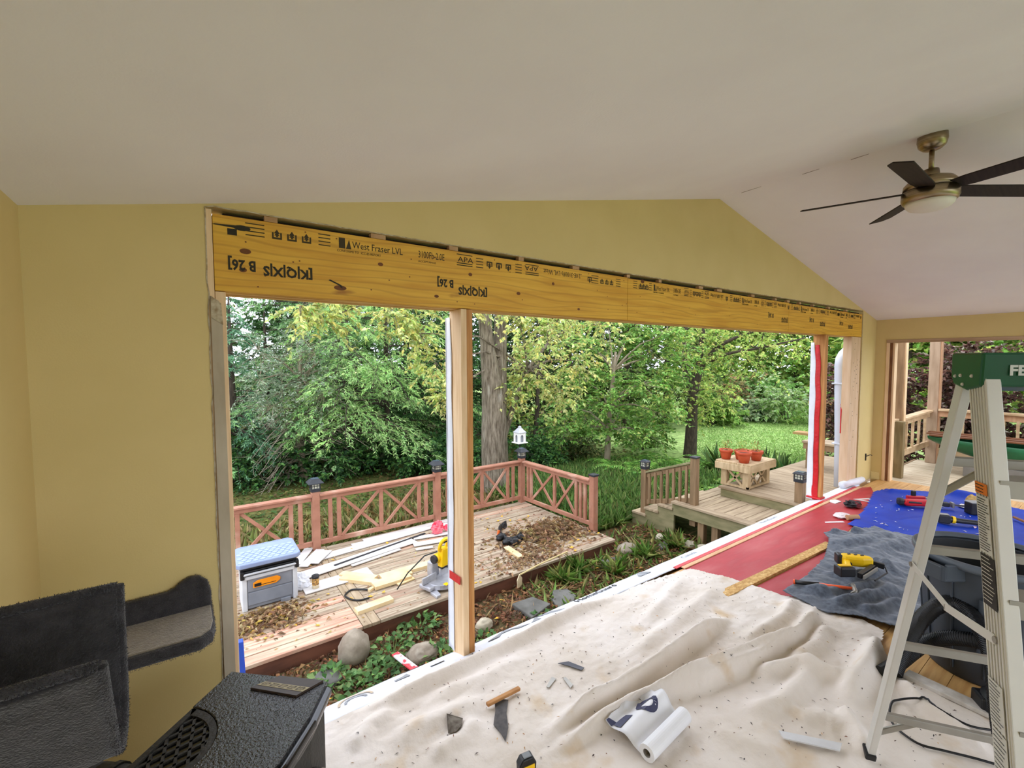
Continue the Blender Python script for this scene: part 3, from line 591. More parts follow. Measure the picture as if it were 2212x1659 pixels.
# ================= porch seen through the right opening =================
pz=-.10
po=thing('porch_deck','bright weathered porch deck outside the right opening','deck',(10,0,pz))
x=8.345
while x<10.95: b=MB(); b.box(x+.003,x+.136,-4.0,2.38,pz-.03,pz+rd.uniform(-.003,.001)); b.build('deck_board',mat('porch_board',(206,190,162),(172,152,122),rough=.8,scale=3,stretch=(8,.8,1),detail=7,bump=.2,bscale=9,bdist=.004),po,bevel=.003,seg=1); x+=.139
b=MB(); b.box(8.34,10.95,2.385,2.42,pz-.2,pz); b.build('fascia_board',m_gpost,po)
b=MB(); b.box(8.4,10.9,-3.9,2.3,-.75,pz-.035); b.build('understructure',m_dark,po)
m_porch=mat('porch_post_wood',(206,164,128),(178,134,98),rough=.7,scale=4,stretch=(4,4,.6),detail=6); m_porch2=mat('porch_rail_wood',(204,176,138),(176,146,108),rough=.75,scale=4,stretch=(1,1,3))
m_olive=mat('olive_post',(140,118,80),(112,96,62),rough=.8,scale=4,stretch=(4,4,.6))
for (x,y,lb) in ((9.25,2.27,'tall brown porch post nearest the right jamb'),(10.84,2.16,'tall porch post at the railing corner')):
    t=thing('porch_post',lb,'post',(x,y,pz)); b=MB(); b.box(x-.07,x+.07,y-.07,y+.07,pz,3.0); b.build('post',mat('shaded_porch_post',(150,118,84),(124,94,64),rough=.75,scale=4,stretch=(4,4,.6)) if x<10 else mat('tan_porch_post',(176,150,124),(154,128,102),rough=.75,scale=4,stretch=(4,4,.6)),t,bevel=.006)  # the nearer post's darker brown paints in its shaded side
    b=MB(); b.box(x-.03,x+.072,y-.09,y-.071,pz,2.9); b.build('lit_edge_strip',m_stud if x<10 else m_porch,t)  # pale strip paints the lit edge of each post
pr=thing('porch_railing','tan porch railing with square balusters behind the ladder','railing',(10.8,1,pz))
def pbar(nm,p,q,wd,h,m=m_porch2): b=MB(); b.beam(p,q,wd,h); b.build(nm,m,pr,bevel=.004,seg=1)
pbar('top_rail',(9.33,2.24,.80),(10.78,2.2,.84),.12,.035); pbar('upper_rail',(9.33,2.24,.735),(10.78,2.2,.775),.035,.09); pbar('bottom_rail',(9.33,2.24,.23),(10.78,2.2,.25),.04,.1)
pbar('top_rail',(8.40,2.30,.79),(9.17,2.27,.80),.10,.035); pbar('upper_rail',(8.4,2.30,.72),(9.17,2.27,.735),.035,.10,m_white); pbar('bottom_rail',(8.4,2.30,.12),(9.17,2.27,.13),.04,.14,m_porch2)
for k in range(4): x=8.5+k*.17; b=MB(); b.beam((x,2.29,.16),(x,2.29,.70),.034,.034); b.build('baluster',m_white if k<3 else m_olive,pr)
for k in range(4): x=9.55+k*.36; b=MB(); b.beam((x,2.22,.26),(x,2.22,.74),.034,.034); b.build('baluster',m_porch2,pr)
pbar('top_rail',(10.84,2.08,.865),(10.84,-3.0,.865),.14,.04); pbar('upper_rail',(10.84,2.08,.79),(10.84,-3.0,.79),.035,.10,m_porch); pbar('bottom_rail',(10.84,2.08,.12),(10.84,-3,.12),.04,.1)
for k in range(24): y=1.93-k*.16; b=MB(); b.beam((10.84,y,.15),(10.84,y,.76),.036,.036); b.build('baluster',m_porch2,pr)
t=thing('olive_post','short olive stained post under the white topped railing','post',(9.05,2.2,pz)); post(t,9.05,2.18,pz,.79,m_olive,.11)
# green tub heaped with boards on a grey bench
t=thing('green_tub','dark green curved hull tub on the porch topped with brown boards','tub',(10.2,1.2,.05))
m_gtub=mat('green_tub_plastic',(32,104,64),(24,86,50),rough=.35,scale=4)
def hull(u,v):
    yy=2.05-2.2*u; ph=PI*(v-.5); wd=.26*(1-.35*abs(2*u-1)**3); dz=-.30*(1-.75*abs(2*u-1)**2.2)
    return Vector((10.2+wd*math.sin(ph),yy,.44+dz*math.cos(ph)+.05*abs(2*u-1)**2))
b=MB(); b.grid(24,13,hull); b.build('hull',m_gtub,t,smooth=True,solid=.02)
b=MB(); b.box(9.98,10.42,.4,1.6,pz,.10); b.build('grey_stand',mat('grey_crate',(128,124,118),(108,104,98),rough=.7,scale=5),t)
m_bb=mat('brown_board',(128,78,44),(96,58,32),rough=.6,scale=4,stretch=(4,.6,1))
for k in range(4):
    tt=tag(MB().beam((10.03+k*.12,2.12-rd.random()*.1,.50+.012*(k%2)),(10.03+k*.115,-.2,.53+.012*(k%2)),.11,.022).build('brown_board',m_bb,bevel=.002),('brown board nearest the room on the green tub','brown board second from the room on the green tub','brown board third from the room on the green tub','brown board farthest out on the green tub')[k],'board','brown boards on the green tub')
# ================= things on the garden deck =================
m_side=mat('white_siding',(216,212,208),(200,195,190),rough=.5,scale=3,stretch=(1,1,1))
m_gap_shade=mat('gap_shade',(44,42,44),rough=.8)  # black for the shade in gaps between siding boards
def board(px0,py0,px1,py1,wd,th,z,m,label,group,name='siding_board',cat='board',tilt=0):
    p=at(px0,py0,z=z); q=at(px1,py1,z=z+tilt); b=MB(); b.beam(p,q,wd,th); return tag(b.build(name,m,bevel=.0015,seg=1),label,cat,group)
G='white siding boards on the deck'
lay=[(690,1205,925,1139,.16,.006,0,'long white siding board nearest the railing'),(650,1245,893,1166,.20,.012,.002,'wide long white siding board along the dark strip'),
 (785,1168,968,1124,.10,.008,0,'white siding length close to the deck edge by the railing'),(760,1178,968,1131,.09,.010,0,'white siding strip beside the railing edge board'),
 (760,1222,865,1186,.05,.012,0,'narrow white siding offcut in front of the pile'),(655,1275,800,1233,.22,.006,.001,'broad white siding sheet behind the travel mug'),
 (893,1163,975,1150,.10,.008,.004,'white siding board nearest the red bag'),(893,1177,975,1163,.12,.010,.004,'white siding board behind the yellow saw handle'),
 (898,1187,935,1181,.06,.012,0,'short white siding end left of the saw handle')]
for (a,c,d,e,wd,dz,ti,lb) in lay: board(a,c,d,e,wd,.011,ZD+dz+.006,m_side,lb,G,tilt=ti)
for k,(a,c,d,e) in enumerate(((640,1220,668,1184),(655,1224,692,1187),(678,1217,708,1189))): board(a,c,d,e,.11,.011,ZD+.02+.006*k,m_side,('leftmost','middle','rightmost')[k]+' of three short white siding pieces by the toolbox lid',G)
o=board(722,1222,918,1152,.035,.012,ZD+.024,m_gap_shade,'thin black strip lying along the white siding boards',None,'gap_shade_strip','strip')  # strip painted in for the dark gap between two boards
o=board(792,1174,828,1168,.03,.008,ZD+.012,m_gap_shade,'short black strip end on the siding near the railing',None,'gap_shade_strip','strip')  # another dark board gap drawn as a strip
def crumple(name,c,r,m,label,cat,group=None,seed=0,flat=.5,n=18,amp=.35):
    b=MB()
    for i in range(n+1):
        for k in range(n):
            th=PI*i/n; a=2*PI*k/n; d=Vector((math.sin(th)*math.cos(a),math.sin(th)*math.sin(a),math.cos(th)))
            q=1+amp*mnoise.noise(d*2.2+Vector((seed,seed*2,0)))+amp*.6*mnoise.noise(d*5+Vector((seed,0,9)))
            p=Vector(c)+Vector((d.x*r[0]*q,d.y*r[1]*q,max(d.z*r[2]*q,-r[2]*flat)))
            b.v.append(p)
    for i in range(n):
        for k in range(n): b.f.append((i*n+k,(i+1)*n+k,(i+1)*n+(k+1)%n,i*n+(k+1)%n))
    return tag(b.build(name,m,smooth=False),label,cat,group)
p=at(652,1272,z=ZD); crumple('wrap_scrap',(p.x,p.y+.03,ZD+.05),(.09,.08,.12),m_wrap,'crumpled white wrap scrap between the toolbox and the travel mug','wrap scrap',seed=2,flat=.4)
p=at(945,1150,z=ZD+.03); crumple('red_bag',(p.x,p.y,ZD+.085),(.09,.06,.10),mat('red_film',(226,40,70),(236,150,160),rough=.25,scale=8),'crumpled red plastic bag standing on the white siding','plastic bag',seed=5,flat=.6)
p=at(972,1145,z=ZD+.02); crumple('red_bag',(p.x+.03,p.y,ZD+.06),(.12,.07,.05),MATS['red_film'],'flat red and white plastic bag half behind the center post','plastic bag',seed=8,flat=.7)
# toolbox bench
bx=thing('toolbox','grey rolling toolbox with a pale honeycomb lid and orange saw panel','toolbox',(.6,5.2,ZD))
m_tb=mat('toolbox_grey',(134,138,146),(120,124,132),rough=.5,scale=5); m_tbl=mat('toolbox_pale',(206,208,210),(190,192,196),rough=.5,scale=5); m_lid=mat('toolbox_lid',(140,154,184),(130,144,176),rough=.5,scale=4); m_or=mat('orange_panel',(238,150,20),(226,130,10),rough=.4,scale=5)
X0,X1,Y0,Y1=.36,.845,4.985,5.30
b=MB(); b.box(X0+.03,X1-.03,Y0+.015,Y1-.01,ZD+.012,ZD+.40); b.build('body',m_tb,bx,bevel=.01)
for x0 in (X0-.005,X1-.04): b=MB(); b.box(x0,x0+.045,Y0,Y1,ZD,ZD+.36); b.build('side_column',m_tbl,bx,bevel=.008)
for zz in (.05,.185): b=MB(); b.box(X0+.045,X1-.045,Y0+.004,Y0+.018,ZD+zz,ZD+zz+.128); b.build('drawer_front',m_tb,bx,bevel=.006)
b=MB(); b.box(X0+.02,X1-.02,Y0-.012,Y0+.03,ZD+.315,ZD+.35); b.build('front_bar',m_tbl,bx,bevel=.008)
b=MB(); b.box(X0-.01,X1+.01,Y0,Y1,ZD+.35,ZD+.40); b.build('upper_frame',m_black,bx,bevel=.012)
b=MB(); b.tube([(X0+.01,Y0-.02,ZD+.375),(X1-.01,Y0-.02,ZD+.375)],.011,8); b.build('front_tube',m_tbl,bx)
for x in (X0,X1): b=MB(); b.cbox((x,Y0+.0,ZD+.37),(.035,.06,.08)); b.build('latch',m_black,bx,bevel=.008)
b=MB(); b.prism([(X0+.09,.225),(X0+.29,.225),(X0+.33,.25),(X0+.33,.275),(X0+.30,.295),(X0+.13,.295),(X0+.09,.275)],-Y0+.004,-Y0+.014,Matrix.Translation((0,0,ZD))@XZ); b.build('orange_panel',m_or,bx,bevel=.003)
b=MB(); b.box(X0+.1,X0+.16,Y0-.016,Y0-.012,ZD+.235,ZD+.265); b.box(X0+.16,X0+.29,Y0-.016,Y0-.013,ZD+.242,ZD+.247); o=b.build('dark_slot',m_black,bx); o['kind']='stuff'
LX0,LX1,LY0,LY1,LZ=X0-.05,X1+.035,Y0-.05,Y1+.13,ZD+.445
b=MB(); b.box(LX0+.06,LX1-.06,LY0+.06,LY1-.08,ZD+.40,LZ); b.build('neck',m_black,bx,bevel=.01)
b=MB(); b.prism([(LX0,LY0+.04),(LX0+.03,LY0),(LX1-.03,LY0),(LX1,LY0+.04),(LX1,LY1-.05),(LX1-.05,LY1),(LX0+.05,LY1),(LX0,LY1-.05)],LZ,LZ+.05); b.build('lid',m_lid,bx,bevel=.012,seg=3)
hx=MB()
for j in range(6):
    for i in range(9):
        cx=LX0+.045+i*.062+(.031 if j%2 else 0); cy=LY0+.05+j*.052
        if cx<LX1-.045: hx.prism([(cx+.0275*math.cos(PI/6+PI/3*k),cy+.0275*math.sin(PI/6+PI/3*k)) for k in range(6)],LZ+.048,LZ+.056)
o=hx.build('honeycomb_pads',mat('lid_pads',(158,172,200),(148,162,192),rough=.5,scale=4),bx,bevel=.002,seg=1); o['kind']='stuff'
for k in range(5): b=MB(); b.box(LX0+.07+k*.1,LX0+.13+k*.1,LY1-.035,LY1-.012,LZ+.047,LZ+.052); b.build('lid_notch',mat('lid_shadow',(132,142,170),rough=.6),bx)
b=MB(); b.cbox((X1-.11,Y0+.02,ZD+.02),(.09,.05,.04)); b.build('foot',m_tb,bx,bevel=.004)
# mug
t=thing('travel_mug','brown patterned travel mug with a black lid beside the toolbox','mug',(1.035,5.06,ZD))
b=MB(); b.lathe([(.001,0),(.03,0),(.033,.02),(.037,.13),(.001,.13)],20); b.build('cup',mat('mug_pattern',(120,82,44),(196,150,70),rough=.35,scale=60,lo=.45,hi=.55),t,local=True,smooth=True)
b=MB(); b.lathe([(.031,.008),(.0345,.012),(.0355,.055),(.033,.056)],20); b.build('clear_foot',mat('mug_clear',(196,180,150),rough=.2),t,local=True,smooth=True)
b=MB(); b.lathe([(.001,.128),(.0395,.128),(.040,.14),(.036,.155),(.03,.152),(.001,.149)],20); b.build('lid',m_black,t,local=True,smooth=True)
# lumber offcuts
m_pine=mat('fresh_pine',(226,204,160),(212,184,134),rough=.6,scale=5,stretch=(1,1,4),detail=4)
G='fresh pine offcuts on the deck'
def off(px0,py0,px1,py1,wd,th,z,lb,m=m_pine): return board(px0,py0,px1,py1,wd,th,ZD+z+th/2,m,lb,G,'pine_offcut')
off(737,1249,813,1258,.09,.038,0.0,'pale pine offcut nearest the deck seam, under another'); off(737,1240,812,1249,.09,.038,.002,'pale pine offcut lying just behind its twin by the deck seam')
off(806,1266,884,1242,.15,.038,.005,'wide white pine offcut in the middle of the lumber heap'); off(822,1248,941,1214,.12,.038,.0,'long pine board reaching toward the yellow saw')
off(858,1262,893,1248,.07,.015,.0,'thin yellow pine slip right of the wide offcut'); off(769,1321,846,1293,.10,.038,.0,'white pine block lying alone near the deck edge')
off(797,1276,806,1270,.035,.03,.0,'tiny white block by the cord loop'); off(866,1243,890,1238,.06,.03,.0,'small brown grey offcut at the end of the wide board')
off(1093,1182,1126,1204,.085,.025,0,'pale scrap board on the right half of the deck')
# cord loop
b=MB(); pts=[at(x,y,z=ZD+.012) for x,y in ((800,1274),(775,1273),(757,1275),(745,1286),(752,1292),(765,1296),(780,1296),(798,1291))]
def smooth_path(pts,n=6):
    out=[]
    P=[pts[0]]+list(pts)+[pts[-1]]
    for i in range(1,len(P)-2):
        p0,p1,p2,p3=P[i-1],P[i],P[i+1],P[i+2]
        for k in range(n):
            t=k/n; out.append(.5*((2*p1)+(p2-p0)*t+(2*p0-5*p1+4*p2-p3)*t*t+(3*p1-p0-3*p2+p3)*t**3))
    out.append(P[-2]); return out
b.tube(smooth_path(pts),.009,6); tag(b.build('cord_loop',m_black,smooth=True),'black power cord loop beside the pine offcuts','cord')
# mitre saw
SP=at(947,1272,z=ZD); ms=thing('mitre_saw','yellow handled mitre saw half hidden behind the center post','mitre saw',(SP.x+.06,SP.y+.04,ZD),(0,0,R(18)))
m_y=mat('tool_yellow',(250,204,20),(244,190,10),rough=.4,scale=5); m_cast=mat('cast_metal',(196,196,200),(170,170,176),rough=.4,metal=.5,scale=12); m_drk=mat('tool_charcoal',(40,40,44),rough=.45)
def lb_(name,m,fn,bev=.004): b=MB(); fn(b); return b.build(name,m,ms,local=True,bevel=bev)
lb_('base_casting',m_cast,lambda b:(b.box(-.22,.24,-.05,.12,.03,.075)),.012)
lb_('turntable',m_cast,lambda b:b.lathe([(.001,.03),(.16,.03),(.16,.082),(.001,.082)],28),.004)
lb_('mitre_arm',m_cast,lambda b:b.prism([(-.04,-.1),(.04,-.1),(.03,-.30),(-.03,-.30)],.035,.078),.006)
lb_('mitre_grip',m_cast,lambda b:b.cbox((0,-.32,.055),(.07,.07,.05)),.014)
for sx in (-1,1): lb_('foot',m_cast,lambda b:b.prism([(sx*.12,-.03),(sx*.2,-.03),(sx*.23,-.16),(sx*.17,-.16)],0,.03),.006)
for sx in (-1,1): lb_('fence',m_cast,lambda b:b.box(sx*.13-.1,sx*.13+.1,.045,.065,.08,.15),.004)
lb_('mitre_scale',m_y,lambda b:b.cbox((-.06,-.13,.083),(.05,.05,.006)),.001)
lb_('pivot_bracket',m_cast,lambda b:b.box(-.04,.07,.10,.19,.075,.24),.015)
lb_('arm',m_drk,lambda b:b.beam((0.05,.15,.22),(.045,.02,.36),.05,.07),.012)
lb_('blade_guard',m_drk,lambda b:b.lathe([(.001,-.022),(.11,-.022),(.12,-.012),(.12,.012),(.11,.022),(.001,.022)],28,Matrix.Translation((.075,.0,.30))@Matrix.Rotation(PI/2,4,'Y')),.003)
lb_('saw_blade',m_cast,lambda b:b.lathe([(.001,-.002),(.135,-.002),(.135,.002),(.001,.002)],36,Matrix.Translation((.075,.0,.285))@Matrix.Rotation(PI/2,4,'Y')),0)
lb_('motor',m_y,lambda b:b.lathe([(.001,-.06),(.04,-.06),(.05,-.05),(.052,.05),(.001,.05)],22,Matrix.Translation((-.03,.0,.33))@Matrix.Rotation(PI/2,4,'Y')),.004)
lb_('motor_cap',m_drk,lambda b:b.lathe([(.001,0),(.044,0),(.044,.03),(.03,.04),(.001,.04)],20,Matrix.Translation((-.125,.0,.33))@Matrix.Rotation(PI/2,4,'Y')),.003)
def dh(b):
    c=Vector((-.01,-.05,.475)); pts=[c+Vector((x*.055,0*x-.02*z,z*.055)) for x,z in ((-.9,-1),(-1.05,0),(-.75,.95),(0.1,1.1),(.9,.85),(1.0,0),(.8,-1),(0,-1.15),(-.9,-1))]
    b.tube(smooth_path(pts,5),.019,8)
lb_('handle',m_y,dh,0); lb_('trigger',m_drk,lambda b:b.cbox((.0,-.055,.50),(.05,.02,.018)),.004)
lb_('head_body',m_y,lambda b:b.prism([(-.065,.24),(.045,.24),(.05,.36),(.035,.44),(-.05,.44),(-.06,.34)],.0,.075,XZ),.014)
lb_('head_foot',m_drk,lambda b:b.cbox((-.01,-.035,.235),(.10,.07,.03)),.008)
lb_('cord',m_black,lambda b:b.tube([(-.06,.0,.40),(-.15,.1,.36),(-.3,.2,.2),(-.36,.3,.02)],.007,6),0)
# tool belt
t=thing('tool_belt','black leather tool belt curled up on the deck planks','tool belt',(3.4,4.85,ZD))
m_lea=mat('black_leather',(34,33,35),(22,22,24),rough=.45,scale=14,bump=.3,bscale=30)
pts=[at(x,y,z=ZD+.03) for x,y in ((1094,1133),(1083,1141),(1080,1153),(1088,1164),(1102,1169),(1116,1167),(1126,1157))]
BPT=smooth_path(pts,8)
def belt(u,v):
    k=u*(len(BPT)-1); i=min(int(k),len(BPT)-2); q=BPT[i].lerp(BPT[i+1],k-i); h=.07; return Vector((q.x+.02*mnoise.noise(Vector((u*6,v,0)))+.015*v,q.y+.035*v,ZD+.004+h*v+.012*mnoise.noise(Vector((u*7,0,3)))))
b=MB(); b.grid(48,7,belt); b.build('belt',m_lea,t,smooth=True,solid=.02,bevel=.004)
def lump(nm,x,y,z,r,seed):
    o=crumple(nm,(x,y,z),r,m_lea,None,None,seed=seed,flat=.9,n=14,amp=.3); iv=WM[t.name].inverted()
    for v in o.data.vertices: v.co=iv@v.co
    o.parent=t; o.data.polygons.foreach_set('use_smooth',[True]*len(o.data.polygons))
for k,(x,y,r) in enumerate(((1083,1162,(.075,.05,.05)),(1097,1172,(.08,.05,.045)),(1112,1172,(.07,.05,.05)),(1124,1163,(.05,.05,.045)))): q=at(x,y,z=ZD+.03); lump('pouch',q.x,q.y,ZD+.045,r,20+k)
q=at(1090,1140,z=ZD+.06); b=MB(); b.tube([(q.x+.03*math.cos(a),q.y+.01*math.sin(a),ZD+.085+.032*math.sin(a)) for a in np.linspace(0,2*PI,14)],.007,6,cap=False); b.build('tool_loop',m_lea,t,smooth=True)
for (x,y) in ((1100,1165),(1110,1166)):
    q=at(x,y,z=ZD+.05); b=MB(); b.tube([(q.x-.03,q.y-.06,ZD+.07),(q.x,q.y-.075,ZD+.085),(q.x+.04,q.y-.065,ZD+.065)],.005,6); b.build('pale_webbing',mat('pale_webbing',(150,146,140),rough=.8),t)
q=at(1077,1150,z=ZD+.06); b=MB(); b.cbox((q.x-.02,q.y-.03,ZD+.07),(.05,.02,.06),(0,.3,.5)); b.build('orange_knife',mat('orange_plastic',(240,110,40),rough=.4),t,bevel=.004)
q=at(1128,1172,z=ZD); b=MB(); b.beam((q.x-.12,q.y+.03,ZD+.02),(q.x+.02,q.y-.03,ZD+.014),.03,.02); b.build('strap_end',m_lea,t,bevel=.004)
# wooden handled spade at the deck edge
t=thing('hand_spade','small pale spade with a straw thin handle leaning at the deck edge','spade',(3.0,4.0,gz(3,4)))
b=MB(); b.prism([(-.035,0),(.035,0),(.045,.09),(.0,.15),(-.045,.09)],-.006,.006,Matrix.Translation((2.98,4.02,-.80))@Matrix.Rotation(R(15),4,'Z')@XZ); b.build('blade',mat('pale_wood',(226,206,168),rough=.7),t,bevel=.003)
b=MB(); b.tube([(2.99,4.02,-.66),(3.3,4.03,-.62),(3.75,4.06,-.60)],.009,6); b.build('handle',mat('straw_handle',(206,184,130),rough=.7),t)
# red and white scrap strip
b=MB(); b.beam(at(853,1412,z=-.72),at(905,1452,z=-.70),.06,.012); tag(b.build('taped_strip',mat('red_white_strip',(226,222,220),(214,60,70),rough=.5,scale=9,lo=.48,hi=.52)),'red and white strip of scrap poking up beside the boulder','strip')
# blue sheet outside the left jamb
p=at(527,1430,y=2.9); b=MB(); b.prism([(.20,0),(.305,0),(.232,.62),(.222,.62)],-2.93,-2.87,Matrix.Translation((0,0,-.05))@XZ); 
b=MB(); q0,q1,q2,q3=at(519,1460,y=2.75),at(537,1460,y=2.75),at(526,1386,y=2.75),at(521,1386,y=2.75)
b.prism([(q0.x-.12,q0.z-.5),(q1.x,q1.z-.5),(q2.x,q2.z),(q3.x-.06,q3.z)],-2.79,-2.75,XZ); tag(b.build('blue_sheet',mat('blue_panel',(36,84,206),(30,70,190),rough=.4,scale=4),bevel=.004),'blue plastic panel leaning outside the left jamb','panel')

# red patio umbrella beyond the porch
u=far(2312,11.2); t=thing('patio_umbrella','red patio umbrella beyond the porch at the right frame edge','umbrella',(u.x,u.y,gz(u.x,u.y)))
b=MB(); b.lathe([(1.25,2.28),(1.24,2.33),(.8,2.55),(.4,2.68),(.02,2.74)],8,Matrix.Translation((u.x,u.y,0)),cap=False); b.build('canopy',mat('red_canvas',(204,50,44),(188,40,36),rough=.8,scale=6),t,solid=.01)
b=MB(); b.tube([(u.x,u.y,gz(u.x,u.y)-.05),(u.x,u.y,2.76)],.025,8); b.build('pole',m_alud,t)
# ================= canvas drop cloth =================
def inpoly(x,y,P):
    c=False; j=len(P)-1
    for i in range(len(P)):
        if (P[i][1]>y)!=(P[j][1]>y) and x<(P[j][0]-P[i][0])*(y-P[i][1])/(P[j][1]-P[i][1])+P[i][0]: c=not c
        j=i
    return c
def pdist(X,Y,pl):   # signed distance of grid points to a polyline, and the position along it
    D=np.full(X.shape,1e9); T=np.zeros(X.shape); Ls=[math.hypot(b[0]-a[0],b[1]-a[1]) for a,b in zip(pl,pl[1:])]; tot=sum(Ls); acc=0
    for (a,b),L in zip(zip(pl,pl[1:]),Ls):
        dx,dy=(b[0]-a[0])/L,(b[1]-a[1])/L; u=np.clip((X-a[0])*dx+(Y-a[1])*dy,0,L); px=X-a[0]-u*dx; py=Y-a[1]-u*dy
        d=np.hypot(px,py)*np.sign(dx*py-dy*px+1e-9); m=np.abs(d)<np.abs(D); D=np.where(m,d,D); T=np.where(m,(acc+u)/tot,T); acc+=L
    return D,T
def nfield(X,Y,s,seed,dx=1,dy=1):
    o=np.empty(X.shape); f=o.ravel()
    for i,(x,y) in enumerate(zip(X.ravel(),Y.ravel())): f[i]=mnoise.noise(Vector((x*s*dx+seed,y*s*dy,seed*1.7)))
    return o
def fold(Z,X,Y,pix,h,wl,wr,z=0.0):   # a cloth fold along points seen in the photo
    pl=[tuple(at(a,b,z=z)[:2]) for a,b in pix]; D,T=pdist(X,Y,pl)
    env=np.clip(np.minimum(T/.22,(1-T)/.25),0,1); env=env*env*(3-2*env)
    wd=np.where(D>0,wl,wr); return Z+h*env*np.exp(-(D/wd)**2)
def cloth(name,poly,nx,ny,folds,m,label,cat,base=.004,noise=((6,.006),(16,.003)),drape=None,th=.003,flow=(1,1)):
    xs=[p[0] for p in poly]; ys=[p[1] for p in poly]; gx=np.linspace(min(xs),max(xs),nx); gy=np.linspace(min(ys),max(ys),ny); X,Y=np.meshgrid(gx,gy)
    Z=np.full(X.shape,base)
    for f in folds: Z=fold(Z,X,Y,*f)
    for i,(s,a) in enumerate(noise): Z+=a*(1+nfield(X,Y,s,i*3.3+1,*flow))
    if drape: Z=drape(X,Y,Z)
    I=np.zeros(X.shape,bool)
    for j in range(ny):
        for i in range(nx): I[j,i]=inpoly(X[j,i],Y[j,i],poly)
    idx=-np.ones(X.shape,int); vs=[]; fs=[]
    for j in range(ny-1):
        for i in range(nx-1):
            if I[j,i] and I[j,i+1] and I[j+1,i] and I[j+1,i+1]:
                q=[]
                for a,b_ in ((j,i),(j,i+1),(j+1,i+1),(j+1,i)):
                    if idx[a,b_]<0: idx[a,b_]=len(vs); vs.append(Vector((X[a,b_],Y[a,b_],Z[a,b_])))
                    q.append(idx[a,b_])
                fs.append(q)
    b=MB(); b.v=vs; b.f=fs; o=b.build(name,m,smooth=True,solid=th); tag(o,label,cat)
    def zat(x,y):
        i=int(round((x-gx[0])/(gx[1]-gx[0]))); j=int(round((y-gy[0])/(gy[1]-gy[0]))); return float(Z[min(max(j,0),ny-1),min(max(i,0),nx-1)])
    return o,zat
m_canv=mat('canvas_cloth',(228,219,210),(214,203,190),rough=.9,scale=3,detail=6,c3=(200,172,132),c3scale=4,c3lo=.60,c3hi=.8,bump=.5,bscale=26,bdist=.012)
CP=[(.25,2.235),(1.27,2.238),(2.2,2.25),(2.75,2.225),(3.385,2.15),(3.50,1.85),(3.535,1.5),(3.60,1.4),(3.56,1.17),(3.64,1.02),(3.60,.90),(3.32,.84),(3.2,.72),(3.21,.36),(3.25,-.6),(.9,-.6),(.2,.6)]
CF=[(((735,1566),(860,1520),(1000,1453),(1130,1390),(1250,1330),(1340,1288)),0.060,.035,.03),
 (((1150,1625),(1250,1562),(1330,1520),(1420,1462),(1500,1400),(1590,1335)),0.114,.05,.028),
 (((1150,1659),(1250,1610),(1360,1545),(1500,1480),(1640,1420),(1750,1385)),0.084,.045,.026),
 (((1400,1525),(1520,1490),(1640,1440),(1720,1395),(1755,1350),(1760,1310)),0.090,.045,.026),
 (((1620,1470),(1720,1455),(1800,1478),(1850,1470)),0.072,.05,.04),(((1600,1555),(1690,1535),(1740,1480),(1760,1440)),.055,.05,.05),
 (((1790,1360),(1760,1410),(1700,1450)),0.060,.05,.04),(((1900,1385),(1870,1460),(1830,1520),(1815,1540)),.09,.05,.05),
 (((1815,1535),(1850,1600),(1880,1659)),0.060,.04,.03),(((1930,1470),(2000,1545),(2080,1600),(2150,1659)),0.048,.04,.03),
 (((1720,1300),(1690,1350),(1600,1400)),0.054,.05,.04),(((1480,1250),(1440,1300),(1380,1370)),.03,.05,.05),(((1560,1270),(1500,1320),(1400,1400),(1330,1450)),0.036,.06,.05),
 (((900,1545),(980,1500),(1060,1470),(1150,1420)),.03,.05,.05),(((850,1640),(900,1590),(980,1555),(1060,1520)),0.048,.06,.05),(((760,1640),(800,1580),(860,1545)),0.036,.05,.04),
 (((930,1659),(1000,1610),(1040,1560)),0.042,.05,.04),(((1540,1580),(1600,1620),(1700,1640)),.025,.05,.05),(((1850,1590),(1780,1560),(1700,1560)),.03,.05,.05)]
canvas,zc=cloth('canvas_drop_cloth',CP,430,340,CF,m_canv,'wrinkled off white canvas drop cloth covering the near floor','drop cloth',noise=((2.2,.009),(7,.007),(18,.004)),flow=(1.0,1.6),th=0)
# debris crumbs on the cloth
n=900; rg=np.random.default_rng(9); P_=[]
while len(P_)<n:
    x=.5+rg.random()*2.9; y=.4+rg.random()*1.85
    if inpoly(x,y,CP): P_.append((x,y,zc(x,y)+.004))
P_=np.array(P_); d=rg.normal(0,1,(n,3)); d[:,2]*=.1; o=leafobj('sawdust_crumbs',(P_,d,np.tile([0,0,1.],(n,1))+rg.normal(0,.2,(n,3)),rg.uniform(.004,.022,n),rg.uniform(.002,.007,n),palette(n,[(70,56,44),(120,84,56),(190,150,96),(60,60,62)],[3,2,1,2],rg=rg)),leafmat('crumb',trans=0)); tag(o,'dark crumbs of debris strewn over the canvas drop cloth','debris',kind='stuff')
def flat(name,pix,h,m,label,cat,off=.006,th=.003,wob=0):
    pts=[at(a,b,z=h) for a,b in pix]; vs=[Vector((p.x,p.y,max(zc(p.x,p.y),0)+off+wob*mnoise.noise(Vector((p.x*20,p.y*20,0))))) for p in pts]
    b=MB(); n=len(vs); b.add(vs+[v+Vector((0,0,th)) for v in vs],[list(range(n))[::-1],list(range(n,2*n))]+[(i,(i+1)%n,(i+1)%n+n,i+n) for i in range(n)]); return tag(b.build(name,m),label,cat)
m_felt2=mat('roofing_felt',(98,94,92),(78,76,76),rough=.95,scale=30)
flat('felt_scrap',((1068,1512),(1098,1518),(1094,1545),(1098,1575),(1092,1606),(1082,1588),(1066,1570),(1070,1540)),.02,m_felt2,'tattered grey felt strip crossing the brown stick on the canvas','felt scrap')
